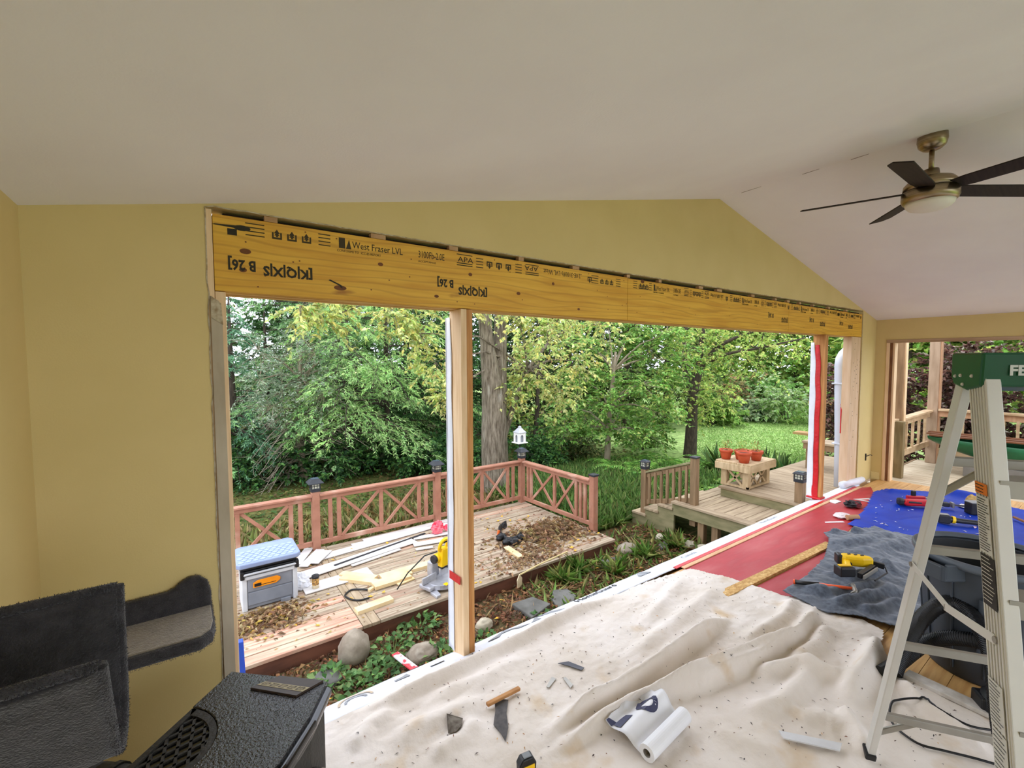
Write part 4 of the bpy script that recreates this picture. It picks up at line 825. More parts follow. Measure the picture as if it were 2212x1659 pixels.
p=at(1052,1530,z=.03); q=at(1122,1493,z=.03); b=MB(); b.beam((p.x,p.y,zc(p.x,p.y)+.022),(q.x,q.y,zc(q.x,q.y)+.022),.022,.016); tag(b.build('wood_stick',mat('brown_stick',(190,138,84),(150,100,56),rough=.7,scale=8),bevel=.003),'short brown wood stick under the grey felt strip','stick')
flat('dark_scrap',((965,1562),(1000,1565),(998,1585),(984,1604),(968,1592)),.02,mat('dark_scrap',(120,112,100),(76,66,56),rough=.9,scale=30),'dark grey torn scrap lying left on the canvas','scrap')
flat('metal_bit',((1216,1468),(1222,1466),(1238,1484),(1232,1490)),.02,m_alud,'small grey metal bit right of the felt strip','scrap'); flat('metal_bit',((1180,1488),(1192,1466),(1202,1468),(1186,1490)),.02,m_alud,'thin bent grey strip above the brown stick','scrap')
flat('black_film',((1205,1438),(1228,1434),(1262,1446),(1256,1452),(1228,1442)),.02,mat('black_film',(70,70,78),rough=.4),'thin curl of black film far up the canvas','scrap')
flat('trim_scrap',((1682,1591),(1818,1617),(1814,1633),(1692,1609)),.02,mat('trim_white',(216,216,216),(200,200,202),rough=.5,scale=6),'white trim offcut with black scribble near the ladder foot','trim offcut',off=.014,th=.006)
p=at(1790,1618,z=.03); b=MB(); b.tube([(p.x,p.y,zc(p.x,p.y)+.03),(p.x+.03,p.y-.02,zc(p.x,p.y)+.03),(p.x+.03,p.y+.01,zc(p.x,p.y)+.03),(p.x+.06,p.y-.03,zc(p.x,p.y)+.03)],.0015,4)
p=at(1880,1500,z=.0)
q0=at(1957,1457,z=.03);q1=at(2142,1546,z=.03); b=MB(); b.beam((q0.x,q0.y,.035),(q1.x,q1.y,.04),.075,.022); tag(b.build('white_board',mat('dirty_white_board',(206,200,192),(180,172,160),rough=.7,scale=18),bevel=.002),'dirty white board lying along the canvas edge behind the ladder leg','board')
# flashing roll with printed letters
t=thing('flashing_roll','white flashing tape roll with a loose printed end on the canvas','tape roll',(1.75,1.22,.03))
a=at(1397,1628,z=.07); c=at(1478,1545,z=.07); a=Vector((a.x,a.y,zc(a.x,a.y)+.05)); c=Vector((c.x,c.y,zc(c.x,c.y)+.05)); a.z=c.z=max(a.z,c.z)-.008
ax=(c-a).normalized(); L=(c-a).length; mr=Matrix.Translation(a)@basis(ax,(0,0,1)).to_4x4()
m_fl=mat('flashing_white',(234,234,236),(224,224,228),rough=.4,scale=4)
b=MB(); b.lathe([(.018,0),(.037,0),(.037,L),(.018,L)],28,mr,cap=False); b.add([],[]); b.build('roll',m_fl,t,smooth=False)
b=MB(); b.lathe([(.0165,.001),(.0185,.001),(.0185,L-.001),(.0165,L-.001),(.0165,.001)],24,mr,cap=False); b.build('card_core',mat('grey_card',(150,144,136),rough=.8),t)
sd=Vector((ax.y,-ax.x,0)); sd=-sd if (at(1365,1535,z=.05)-a).dot(sd)<0 else sd
def sh(u,v):
    p=a+ax*(L*u)+sd*(.03+.19*v); k=.10*math.exp(-((v-.45)/.28)**2)*(.35+.65*u)+.02*(1-v); return Vector((p.x,p.y,zc(p.x,p.y)*.6+.012+k+.05*v*(1-u)*v))
b=MB(); b.grid(16,20,sh); b.build('loose_end',m_fl,t,smooth=True,solid=.0015)
m_navy=mat('navy_print',(62,64,92),rough=.5)
def onsh(poly,nm='printed_mark'):
    b=MB()
    for q in poly: b.add([sh(*p)+Vector((0,0,.004)) for p in q],[list(range(len(q)))])
    o=b.build(nm,m_navy,t); o['kind']='stuff'
onsh([[(.66+.17*math.cos(2*PI*k/20+d_)*r_,.55+.27*math.sin(2*PI*k/20+d_)*r_) for k,d_,r_ in ((k,0,1),(k+1,0,1),(k+1,0,.55),(k,0,.55))] for k in range(20)])
onsh([[(.05+.3*u0,.62),(.05+.3*(u0+.25),.62),(.05+.3*(u0+.25),.82),(.05+.3*u0,.82)] for u0 in (0,.25,.5,.75)]+[[(.0,.82),(.12,.82),(.06,.98),(.0,.98)]])
# tape measure at the lower edge
tp=at(1137,1652,z=.05); t=thing('tape_measure','black and yellow tape measure at the near edge of the canvas','tape measure',(tp.x,tp.y,zc(tp.x,tp.y)+.008),(0,0,R(-10)))
b=MB(); b.prism([(-.038,0),(.038,0),(.04,.03),(.025,.06),(-.025,.06),(-.04,.035)],-.02,.02,XZ); b.build('case',m_black,t,local=True,bevel=.005)
b=MB(); b.box(-.03,.03,-.0225,.0225,.008,.03); b.build('yellow_band',m_y,t,local=True,bevel=.002)
b=MB(); b.box(-.018,.018,-.014,.014,.059,.064); b.build('lock_button',mat('button_grey',(120,124,126),rough=.4),t,local=True,bevel=.003)
# ================= blue tarp =================
m_tarp=mat('blue_tarp',(16,60,178),(12,48,158),rough=.55,scale=3,bump=.1,bscale=90,c3=(60,100,200),c3scale=7,c3lo=.70,c3hi=.8,spec=.25)
TP=[(5.62,1.76),(6.35,1.83),(7.35,2.02),(7.62,1.96),(7.98,1.5),(8.02,1.18),(7.95,.95),(7.6,.2),(6.2,.1),(5.6,.55),(5.7,1.25)]
TF=[(((1855,1112),(1920,1095),(2000,1090)),.025,.06,.06),(((1885,1145),(1950,1130),(2040,1120)),.02,.05,.08),(((2040,1072),(2080,1078),(2130,1090)),.09,.06,.08),(((1910,1065),(1990,1072)),.05,.05,.05),(((2100,1150),(2180,1140),(2212,1150)),.03,.06,.06)]
tarp,zt_=cloth('blue_tarp',TP,110,90,TF,m_tarp,'bright blue tarp spread over the red membrane, scattered with tools','tarp',base=.006,noise=((3,.008),(9,.005)))
n=60; rg=np.random.default_rng(19); X_=rg.uniform(5.8,7.6,n); Y_=rg.uniform(.9,1.75,n); P_=np.array([(x,y,zt_(x,y)+.005) for x,y in zip(X_,Y_)]); d=rg.normal(0,1,(n,3)); d[:,2]=0
tag(leafobj('plaster_crumbs',(P_,d,np.tile([0,0,1.],(n,1)),rg.uniform(.02,.06,n),rg.uniform(.01,.03,n),palette(n,[(224,224,226),(190,196,210)],[1,1],rg=rg)),MATS['crumb']),'white plaster crumbs strewn over the blue tarp','debris',kind='stuff')
# ================= grey moving blanket =================
m_blan=mat('grey_blanket',(92,100,112),(66,72,84),rough=.95,scale=40,detail=8,c3=(116,122,132),c3scale=5,c3lo=.55,c3hi=.75,sheen=.3,bump=.3,bscale=120,bdist=.004)
BP=[(5.12,1.80),(4.97,1.70),(4.45,1.55),(3.93,1.50),(3.55,1.50),(3.52,1.38),(3.50,1.20),(3.62,1.02),(3.66,.86),(3.98,.60),(4.6,.5),(5.5,.6),(5.72,1.2),(5.7,1.55),(5.3,1.66)]
BF=[(((1785,1160),(1830,1152),(1870,1165)),.05,.08,.04),(((1795,1190),(1860,1180),(1950,1165)),.05,.09,.07),(((1840,1210),(1910,1195),(1975,1180)),.05,.07,.07),(((1770,1250),(1840,1262),(1890,1255),(1930,1230)),.05,.05,.06),
 (((1720,1282),(1790,1300),(1850,1290),(1920,1270)),.06,.04,.05),(((1780,1320),(1840,1318),(1900,1300),(1940,1280)),.07,.04,.04),(((1850,1335),(1900,1330),(1950,1310)),.05,.04,.04),(((1880,1220),(1930,1250),(1960,1260)),.05,.05,.05)]
blan,zb=cloth('moving_blanket',BP,200,130,BF,m_blan,'crumpled dark grey moving blanket under the yellow nailer','blanket',base=.008,noise=((4,.016),(9,.016),(22,.006),(40,.0015)))
# yellow nailer
q=at(1848,1232,z=.12); nz=thing('nail_gun','yellow and black cordless nail gun lying on the grey blanket','nail gun',(q.x,q.y,zb(q.x,q.y)+.02),(0,0,R(-52)))
def nb_(name,m,fn,bev=.006): b=MB(); fn(b); return b.build(name,m,nz,local=True,bevel=bev,seg=2)
nb_('body',m_y,lambda b:b.prism([(-.10,.05),(-.06,.11),(.06,.115),(.13,.09),(.14,.04),(.06,.02),(-.06,.02)],.02,.10),.018)
nb_('handle',m_y,lambda b:b.beam((-.05,.035,.05),(-.09,-.11,.05),.045,.05),.014); nb_('battery',m_drk,lambda b:b.cbox((-.13,-.15,.055),(.12,.08,.075),(0,0,.3)),.012)
nb_('battery_stripe',m_y,lambda b:b.cbox((-.13,-.15,.096),(.09,.03,.008),(0,0,.3)),.002)
for k in range(3): nb_('vent',m_drk,lambda b:b.cbox((-.02+k*.045,.075,.102),(.025,.012,.006),(0,0,.5)),.001)
nb_('head_cap',m_drk,lambda b:b.cbox((-.09,.075,.06),(.04,.08,.08)),.012)
nb_('nail_magazine',m_black,lambda b:b.beam((.13,.03,.035),(-.04,-.17,.035),.03,.04),.004); nb_('magazine_rail',m_alud,lambda b:b.beam((.15,.015,.03),(-.02,-.185,.03),.01,.03),.002)
nb_('nose',m_black,lambda b:b.beam((.13,.07,.05),(.21,.05,.04),.035,.04),.005); nb_('wire_guard',m_black,lambda b:b.tube([(.14,.09,.05),(.22,.06,.03),(.2,-.02,.02),(.05,-.19,.02)],.006,6),0)
nb_('trigger',m_drk,lambda b:b.cbox((-.035,.005,.045),(.02,.03,.03)),.004)
# orange hammer
h0=at(1717,1262,z=.06);h1=at(1845,1288,z=.06); h0.z=zb(h0.x,h0.y)+.025; h1.z=zb(h1.x,h1.y)+.035
t=thing('claw_hammer','orange shafted hammer with a black grip on the grey blanket','hammer',tuple(h0)); L1=h0.lerp(h1,.42)
b=MB(); b.tube([h0,h0.lerp(h1,.2),L1],[.017,.015,.017],10); b.build('grip',m_black,t,smooth=True); b=MB(); b.tube([h0-(h1-h0)*.03,h0],[.018,.018],10); b.build('grip_end',mat('orange_grip',(244,100,52),rough=.45),t)
b=MB(); b.tube([L1,h1],[.014,.011],8); b.build('shaft',MATS['orange_grip'],t,smooth=True)
dd=(h1-h0).normalized(); sx=Vector((dd.y,-dd.x,0)); b=MB(); b.tube([h1-sx*.06,h1-sx*.02,h1+sx*.02,h1+sx*.05,h1+sx*.075+dd*-.03],[.016,.014,.016,.012,.005],10); b.build('head',m_alud,t,smooth=True)
# things on the membrane
p=at(1842,1088,z=.04); crumple('black_glove',(p.x,p.y,.036),(.12,.075,.035),mat('glove_black',(30,26,28),(110,24,32),rough=.7,scale=9,lo=.56,hi=.62),'black work glove with red cuff on the red membrane','glove',seed=3,flat=.9,amp=.5)
p=at(1868,1080,z=.01); b=MB(); b.prism([(-.10,-.07),(.11,-.09),(.0,.12)],.006,.011,Matrix.Translation((p.x,p.y,0))@Matrix.Rotation(R(35),4,'Z')); t=tag(b.build('speed_square',m_alu),'silver triangular speed square beside the black glove','square')
b=MB(); b.prism([(-.045,-.035),(.05,-.045),(.0,.055)],.0112,.0118,Matrix.Translation((p.x,p.y-.01,0))@Matrix.Rotation(R(35),4,'Z')); b.build('cutout',m_memb,t)
p=at(1803,1083,z=.01); b=MB(); b.prism([(-.09,-.04),(.06,-.05),(.09,.02),(.0,.05),(-.07,.03)],.005,.013,Matrix.Translation((p.x,p.y,0))); tag(b.build('paper_scrap',m_white),'small white scrap left of the black glove','scrap')
p=at(1818,1112,z=.03); crumple('clear_wrapper',(p.x,p.y,.022),(.10,.07,.02),mat('cloudy_film',(226,206,206),(236,226,226),rough=.25,scale=8),'cloudy plastic wrapper beside the tan tube on the membrane','wrapper',seed=4,flat=.9)
p=at(1842,1118,z=.03); b=MB(); b.tube([(p.x-.06,p.y+.035,.034),(p.x+.05,p.y-.035,.034)],.028,14); tag(b.build('card_tube',mat('tan_card',(178,134,96),rough=.7)),'tan cardboard tube touching the blue tarp edge','tube')
p=at(1803,1127,z=.01); b=MB(); b.prism([(-.12,-.012),(.1,-.02),(.11,.015),(-.1,.02)],.005,.008,Matrix.Translation((p.x,p.y,0))@Matrix.Rotation(R(-30),4,'Z')); tag(b.build('clear_strip',MATS['cloudy_film']),'thin cloudy plastic strip in front of the wrapper','scrap')
# tools on the tarp
def tool(name,lb,cat,px,py,rz,dz=.0): p=at(px,py,z=.06); return thing(name,lb,cat,(p.x,p.y,zt_(p.x,p.y)+.012+dz),(0,0,R(rz)))
def tb(t,name,m,fn,bev=.006): b=MB(); fn(b); return b.build(name,m,t,local=True,bevel=bev)
m_tr=mat('tool_red',(200,24,34),(180,18,28),rough=.4,scale=5)
t=tool('reciprocating_saw','red and black reciprocating saw on the blue tarp behind the ladder leg','saw',2000,1090,-52)
tb(t,'body',m_tr,lambda b:b.prism([(-.24,.03),(-.2,.075),(.02,.085),(.12,.07),(.13,.03),(.02,.01),(-.2,.0)],-.04,.04,XZ),.02); tb(t,'grip_end',m_drk,lambda b:b.cbox((-.25,0,.045),(.07,.075,.085)),.025)
tb(t,'grip_inlay',m_drk,lambda b:b.cbox((-.12,0,.05),(.14,.085,.03)),.012); tb(t,'nose',m_drk,lambda b:b.beam((.1,0,.05),(.22,0,.045),.05,.05),.01); tb(t,'shoe',m_alud,lambda b:b.cbox((.25,0,.045),(.02,.06,.06)),.003); tb(t,'blade',m_alud,lambda b:b.beam((.25,0,.045),(.38,.0,.04),.003,.02,),0)
t=tool('bolt_cutter','dark red handled tool with grey jaws behind the red saw','tool',1998,1076,-40)
tb(t,'handle',m_tr,lambda b:b.beam((-.2,.02,.03),(0,.0,.03),.045,.045),.012); tb(t,'trigger_block',m_black,lambda b:b.cbox((-.12,.02,.08),(.05,.03,.07)),.01); tb(t,'jaw',m_alud,lambda b:(b.beam((0,0,.03),(.25,.03,.02),.02,.02)),.003); tb(t,'jaw',m_black,lambda b:b.beam((0,.03,.03),(.22,.08,.02),.018,.018),.003)
t=tool('multi_tool','black oscillating tool with yellow bands on the blue tarp','tool',2090,1130,-62)
tb(t,'body',m_drk,lambda b:b.tube([(-.16,0,.045),(-.05,0,.04),(.08,0,.04),(.15,0,.045)],[.035,.026,.026,.034],12),0); tb(t,'battery',m_drk,lambda b:b.cbox((-.19,0,.045),(.1,.075,.09)),.012); tb(t,'battery_top',m_alud,lambda b:b.cbox((-.19,0,.093),(.08,.05,.008)),.002)
tb(t,'yellow_band',m_y,lambda b:b.tube([(-.125,0,.044),(-.10,0,.043)],[.04,.037],12),0); tb(t,'yellow_head',m_y,lambda b:b.tube([(.10,0,.043),(.17,0,.046)],[.036,.038],12),0); tb(t,'blade',m_alud,lambda b:b.box(.16,.23,-.02,.02,.002,.006),0)
t=tool('black_case','small black case standing on the blue tarp by the ladder rail','case',2106,1104,-40); tb(t,'shell',m_black,lambda b:b.box(-.075,.075,-.05,.05,0,.13),.008); tb(t,'lid_edge',mat('case_grey',(150,150,150),rough=.5),lambda b:b.box(-.077,.077,-.052,.052,.13,.138),.002)
p=at(2098,1088,z=.06); crumple('tan_sponge',(p.x+.05,p.y,zt_(p.x,p.y)+.06),(.08,.06,.07),mat('sponge_tan',(196,164,104),(170,138,84),rough=1,scale=30),'tan rounded sponge behind the small black case','sponge',seed=6,flat=.8,amp=.15)
p=at(2085,1097,z=.02); b=MB(); b.prism([(-.1,-.05),(.08,-.06),(.09,.05),(-.06,.06)],0,.004,Matrix.Translation((p.x,p.y,zt_(p.x,p.y)+.012))); tag(b.build('white_paper',m_white),'white paper sheet left of the tan sponge','paper')
p=at(2190,1121,z=.03);q=at(2225,1136,z=.03); b=MB(); b.tube([(p.x,p.y,zt_(p.x,p.y)+.03),(q.x,q.y,zt_(q.x,q.y)+.03)],.014,8); tag(b.build('wooden_stick',mat('wood_handle',(150,100,60),rough=.6)),'brown wooden tool handle at the right end of the tarp','handle')
# ================= grey bin =================
BC=Vector((3.67,.47,0)); bn=thing('trash_bin','large dark grey round trash bin behind the stepladder','bin',tuple(BC))
m_bin=mat('bin_grey',(62,69,78),(54,61,70),rough=.5,scale=3,spec=.4)
b=MB(); b.lathe([(.001,.0),(.235,.0),(.242,.015),(.285,.64),(.288,.68),(.278,.69),(.26,.60),(.23,.03),(.001,.02)],48); b.build('tub',m_bin,bn,local=True,smooth=True)
b=MB(); b.lathe([(.284,.672),(.318,.676),(.325,.69),(.325,.712),(.315,.72),(.297,.718),(.282,.70)],56,cap=False); b.build('rim',mat('bin_rim',(92,100,110),(80,88,98),rough=.45,scale=4),bn,local=True,smooth=True)
b=MB(); b.lathe([(.270,.685),(.252,.60),(.222,.035),(.001,.026)],40,cap=False); b.build('shade_liner',mat('bin_shade',(26,28,30),rough=.7),bn,local=True,smooth=True)  # near-black liner paints the shade inside the tub
bn.scale=(1,1,.94)
for a in (151,-29):
    mr=Matrix.Rotation(R(a),4,'Z')
    def hdl(b):
        b.prism([(.26,-.10),(.37,-.085),(.385,-.07),(.385,.07),(.37,.085),(.26,.10)],.60,.62,mr); b.prism([(.37,-.09),(.39,-.075),(.39,.075),(.37,.09),(.365,.07),(.365,-.07)],.60,.69,mr)
        for s in (-1,1): b.prism([(.25,s*.10),(.37,s*.085),(.365,s*.07),(.25,s*.085)],.60,.70,mr)
    b=MB(); hdl(b); b.build('handle',m_bin,bn,local=True,bevel=.006)
for k in range(12):
    a=R(30*k+10); b=MB(); b.beam((.248*math.cos(a),.248*math.sin(a),.05),(.284*math.cos(a),.284*math.sin(a),.58),.012,.012,upv=(math.cos(a),math.sin(a),0)); b.build('rib',m_bin,bn,local=True,bevel=.004)
a=R(200); b=MB(); b.cbox((.272*math.cos(a),.272*math.sin(a),.36),(.02,.17,.34),(0,R(3),a)); b.build('rating_panel',m_bin,bn,local=True,bevel=.008)
# ================= stepladder =================
LB=Vector((2.391,.645,0)); lw=Vector((.562,-.827,0)).normalized(); ld=Vector((-.827,-.562,0)).normalized()
lad=thing('stepladder','aluminium stepladder with a green lettered top standing at the right','stepladder',tuple(LB))
def lp(d,w_,z): return LB+ld*d+lw*w_+Vector((0,0,z))
zo=zc(LB.x,LB.y)
def lbeam(nm,p,q,wd,th,u,m=m_alu,bev=.003): b=MB(); b.beam(p,q,wd,th,upv=u); return b.build(nm,m,lad,bevel=bev,seg=1)
def rear(z): return .336*z
def front(z): return 1.128-.274*z
W0,W1=0.0,.50
for w_ in (W0,W1):   # rear rails: web plus two lips
    s=1 if w_==W0 else -1
    lbeam('rear_rail',lp(0,w_+s*.0,.012),lp(.578,w_+s*.05*.0,1.72),.038,.004,lw)
    lbeam('rear_rail_lip',lp(.018,w_+s*.012,.012),lp(.596,w_+s*.012,1.72),.004,.026,lw); lbeam('rear_rail_lip',lp(-.018,w_+s*.012,.012),lp(.56,w_+s*.012,1.72),.004,.026,lw)
    b=MB(); c_=lp(.0,w_+s*.008,.0); b.beam(lp(-.004,w_+s*.008,-.002),lp(.016,w_+s*.008,.06),.055,.04,upv=lw); b.build('rubber_foot',m_black,lad,bevel=.006)
WF=.03
for s,wbot,wtop in ((1,-.06,0.0),(-1,W1+.06,W1)):
    p=lp(front(.0),wbot,.0); q=lp(front(1.74),wtop,1.74)
    lbeam('front_rail',p,q,.078,.005,lw)
    for k in range(6):
        o=(-.031+.0124*k); A=p+ld*o-lw*.0035*s; B_=q+ld*o-lw*.0035*s; lbeam('rail_flute',A,B_,.0055,.003,lw,m_alu,.0008)
    for o in (-.037,.037): lbeam('rail_flange',p+ld*o+lw*.016*s,q+ld*o+lw*.016*s,.005,.034,lw,m_alu)
for k,z in enumerate((.29,.58,.87,1.16,1.45)):
    d=front(z); f=z/1.74; wa=-.06*(1-f)+.012; wb=W1+.06*(1-f)-.012
    b=MB(); A=lp(d,wa,z); B_=lp(d,wb,z); b.beam(A,B_,.085,.005,upv=(0,0,1)); b.beam(A+ld*.04-Vector((0,0,.022)),B_+ld*.04-Vector((0,0,.022)),.004,.045); b.beam(A-ld*.04-Vector((0,0,.022)),B_-ld*.04-Vector((0,0,.022)),.004,.045); b.build('step',m_alud,lad)
for z in (.283,.667,1.109,1.446):
    lbeam('rear_bar',lp(rear(z),W0+.005,z),lp(rear(z),W1-.005,z),.022,.03,Vector((0,0,1)),m_alud)
for z,dz in ((.283,-.11),(1.446,-.13)):
    for s,wa in ((1,W0),(-1,W1)): lbeam('knee_brace',lp(rear(z+dz),wa+s*.01,z+dz),lp(rear(z),wa+s*.14,z),.014,.022,Vector((0,0,1)),m_alud)
for s,wa in ((-1,W0-.006),(1,W1+.006)):
    A=lp(.345,wa,1.037); Hh=lp(.578,wa,1.0); B_=lp(.848,wa-.02,1.052)
    lbeam('spreader',A,Hh,.004,.024,lw.cross(Hh-A),m_alu); lbeam('spreader',Hh-(B_-Hh)*.04+lw*s*.004,B_+lw*s*.004,.004,.026,lw.cross(B_-Hh),m_alu)
    for p in (A,Hh,B_): b=MB(); b.lathe([(.001,-.006),(.009,-.006),(.009,.006),(.001,.006)],10,Matrix.Translation(p)@basis(lw).to_4x4()); b.build('rivet',m_alud,lad)
m_gcap=mat('green_ladder_cap',(16,84,52),(12,70,42),rough=.35,scale=4)
LM4=Matrix((ld,Vector((0,0,1)),lw)).transposed().to_4x4(); LM4.translation=LB   # (d,z,w)
b=MB(); b.prism([(.545,1.725),(.56,1.70),(.625,1.685),(.695,1.70),(.70,1.795),(.545,1.795)],-.012,W1+.012,LM4); b.build('top_cap',m_gcap,lad,bevel=.006)
for (d,z) in ((.572,1.725),(.60,1.728),(.655,1.728),(.612,1.702)): b=MB(); b.lathe([(.001,0),(.0055,0),(.004,.004),(.001,.005)],10,Matrix.Translation(lp(d,-.012,z))@basis(-lw).to_4x4()); b.build('rivet',m_alu,lad,smooth=True)
textmesh('cap_lettering','FEATHERLITE',.038,mat('cap_letter',(206,210,206),rough=.5),frame(lp(.7012,.045,1.733),lw,(0,0,1)),lad,xs=1.0,bold=.0015)
b=MB()
def onrail(z0,z1,o0,o1,m,nm,lines=None,lm=None,lift=.0072):
    def pt_(z,o): f=z/1.74; return lp(front(z)+o,-.06*(1-f)-lift,z)
    b=MB(); b.add([pt_(z0,o0),pt_(z0,o1),pt_(z1,o1),pt_(z1,o0)],[(0,1,2,3)]); o=b.build(nm,m,lad,solid=.0008)
    if lines:
        b=MB(); r_=random.Random(int(z0*1000)); z=z1-.006
        while z>z0+.006:
            e=o0+(o1-o0)*(.06); g=e+(o1-o0)*(.55+.35*r_.random()); lift+=0; b.add([lp(front(z)+e,-.06*(1-z/1.74)-lift-.001,z),lp(front(z)+g,-.06*(1-z/1.74)-lift-.001,z),lp(front(z-.0022)+g,-.06*(1-z/1.74)-lift-.001,z-.0022),lp(front(z-.0022)+e,-.06*(1-z/1.74)-lift-.001,z-.0022)],[(0,1,2,3)]); z-=lines
        o=b.build('label_lines',lm,o); o['kind']='stuff'
onrail(1.405,1.435,-.03,.022,mat('warning_orange',(222,120,34),rough=.5),'warning_label',.0085,m_black)
onrail(1.255,1.40,-.026,.026,mat('label_pale',(206,204,196),rough=.5),'pale_label',.0065,m_black)
onrail(1.125,1.25,-.026,.03,m_black,'black_label',.0095,mat('label_pale',(206,204,196)))
onrail(.845,.95,-.03,.026,MATS['label_pale'],'pale_label',.008,m_black); onrail(.73,.84,-.026,.028,MATS['label_pale'],'pale_label',.01,m_blk)
# ================= hose, vacuum, cord =================
m_hose=mat('hose_black',(28,28,30),(20,20,22),rough=.5,scale=8)
vh=thing('vacuum_hose','thick black ribbed vacuum hose looping in front of the grey bin','hose',(3.1,.5,0))
def hose(pix,r,nm,rib=True):
    pts=[at(a,b,x=None,y=None,z=z) for a,b,z in pix]; P_=smooth_path(pts,10); 
    b=MB(); b.tube(P_,r,14); b.build(nm,m_hose,vh,smooth=True)
    if rib:
        b=MB(); acc=0; nx=.0
        for p,q in zip(P_,P_[1:]):
            L=(q-p).length; 
            while nx<L:
                c=p.lerp(q,nx/L); d=(q-p)/L; b.tube([c-d*.0022,c+d*.0022],r*1.07,12); nx+=.0095
            nx-=L
        o=b.build('hose_ribs',m_hose,vh); o['kind']='stuff'
hose(((1905,1455,.05),(1940,1432,.06),(1975,1405,.10),(2010,1385,.17),(2060,1378,.24),(2110,1385,.27),(2145,1395,.27)),.036,'hose_run')
hose(((1930,1452,.05),(1955,1395,.16),(1985,1345,.28),(2020,1312,.38),(2060,1302,.42),(2100,1330,.40),(2130,1380,.36),(2150,1440,.30),(2160,1520,.24),(2172,1600,.18),(2190,1680,.12)),.038,'hose_loop')
t=thing('shop_vacuum','black floor vacuum body hidden behind the ladder rail','vacuum',(3.25,.22,0)); c=at(2140,1545,z=.06)
b=MB(); b.lathe([(.001,.0),(.11,.0),(.12,.03),(.115,.10),(.06,.13),(.001,.13)],24,Matrix.Translation((c.x+.12,c.y-.06,.01))); b.build('body',m_hose,t,smooth=True)
b=MB(); b.cbox((c.x+.1,c.y+.02,.06),(.10,.10,.09),(0,0,.6)); b.build('inlet',m_black,t,bevel=.01)
cp=[(2180,1588),(2112,1578),(2073,1564),(2022,1538),(1986,1528),(1938,1517),(1925,1527),(1921,1551),(1927,1566),(1946,1587),(1986,1614),(2040,1632),(2094,1643),(2148,1657),(2210,1675)]
pts=[]
for a_,c_ in cp: p=at(a_,c_,z=.02); pts.append(Vector((p.x,p.y,max(zc(p.x,p.y),0)+.010)))
b=MB(); P_=smooth_path(pts,8)
for p in P_: p.z=max(p.z,max(zc(p.x,p.y),0)+.009)
b.tube(P_,.0052,7); tag(b.build('power_cord',m_black,smooth=True),'thin black power cord snaking under the ladder on the canvas','cord')
# ================= stove =================
m_enam=mat('black_enamel',(20,20,21),(26,26,27),rough=.16,scale=4,bump=1.0,bscale=150,bdist=.005,spec=.8)
m_iron=mat('cast_iron',(46,43,38),(36,34,30),rough=.6,scale=30,bump=.2,bscale=90); m_gloss=mat('gloss_black',(14,14,15),rough=.15,spec=.6)
ZS=.65; SO=Vector((.093,1.886,0)); su=Vector((-.690,-.724,0)).normalized(); sv=Vector((.724,-.690,0)).normalized()
st=thing('stove','black enamel heating stove with a grille top standing in the near left corner','stove',tuple(SO+su*.3+sv*.2))
SM=Matrix((su,sv,Vector((0,0,1)))).transposed().to_4x4(); SM.translation=SO
def sb(nm,m,fn,bev=0,smooth=False): b=MB(); fn(b); return b.build(nm,m,st,bevel=bev,seg=3,smooth=smooth)
TOP=[(0,0),(.62,0),(.62,.392),(.47,.424),(.31,.437),(.15,.424),(0,.392)]
def scale_poly(P_,s,c=(.31,.2)): return [(c[0]+(x-c[0])*s,c[1]+(y-c[1])*s) for x,y in P_]
gc=(.335,.0); gr=.165
arc=[(gc[0]+gr*math.cos(a),gc[1]+gr*1.12*math.sin(a)) for a in np.linspace(0,PI,22)]
sb('top_plate',m_enam,lambda b:b.prism([(0,0),(gc[0]-gr,0)]+arc[::-1][1:-1]+[(gc[0]+gr,0),(.62,0),(.62,.372),(.47,.402),(.31,.414),(.15,.402),(.0,.372)],ZS-.02,ZS,SM),.003)
sb('top_moulding',m_gloss,lambda b:b.prism(scale_poly(TOP,1.0),ZS-.045,ZS-.012,SM),.012)
sb('lower_moulding',m_gloss,lambda b:b.prism([(x,y-.008 if y>.1 else y) for x,y in scale_poly(TOP,.975)],ZS-.075,ZS-.046,SM),.006)
sb('stove_body',m_iron,lambda b:b.prism([(.02,.015),(.60,.015),(.60,.372),(.47,.402),(.31,.414),(.15,.402),(.02,.372)],.10,ZS-.075,SM),.004)
sb('base',m_gloss,lambda b:b.prism(scale_poly(TOP,1.02),.0,.10,SM),.01)
arc2=[(gc[0]+(gr-.03)*math.cos(a),.02+(gr-.035)*1.12*math.sin(a)) for a in np.linspace(0.0,PI,22)]
arc1=[(gc[0]+(gr-.004)*math.cos(a),.004+(gr-.004)*1.12*math.sin(a)) for a in np.linspace(0,PI,22)]
sb('grille_rim',m_iron,lambda b:[b.prism([arc1[i],arc1[i+1],arc2[i+1],arc2[i]],ZS-.022,ZS-.002,SM) for i in range(21)]+[b.box(gc[0]-gr+.004,gc[0]+gr-.004,.003,.021,ZS-.022,ZS-.002,SM)])
def gbars(b):
    for k in range(-9,10):
        for s in (1,-1):
            # lattice bars clipped to the half disc
            x0=gc[0]+k*.052; pts=[]
            for t_ in np.linspace(-.2,.4,121):
                x=x0+s*t_*.9; y=.02+t_*.7
                if y>.018 and ((x-gc[0])/(gr-.022))**2+((y-.02)/((gr-.027)*1.12))**2<1: pts.append((x,y))
            if len(pts)>4: b.beam(SM@Vector((pts[0][0],pts[0][1],ZS-.012)),SM@Vector((pts[-1][0],pts[-1][1],ZS-.012)),.008,.012)
o=sb('grille_bars',m_iron,gbars); o['kind']='stuff'
sb('vent_well',m_black,lambda b:b.prism(arc1,ZS-.076,ZS-.06,SM))
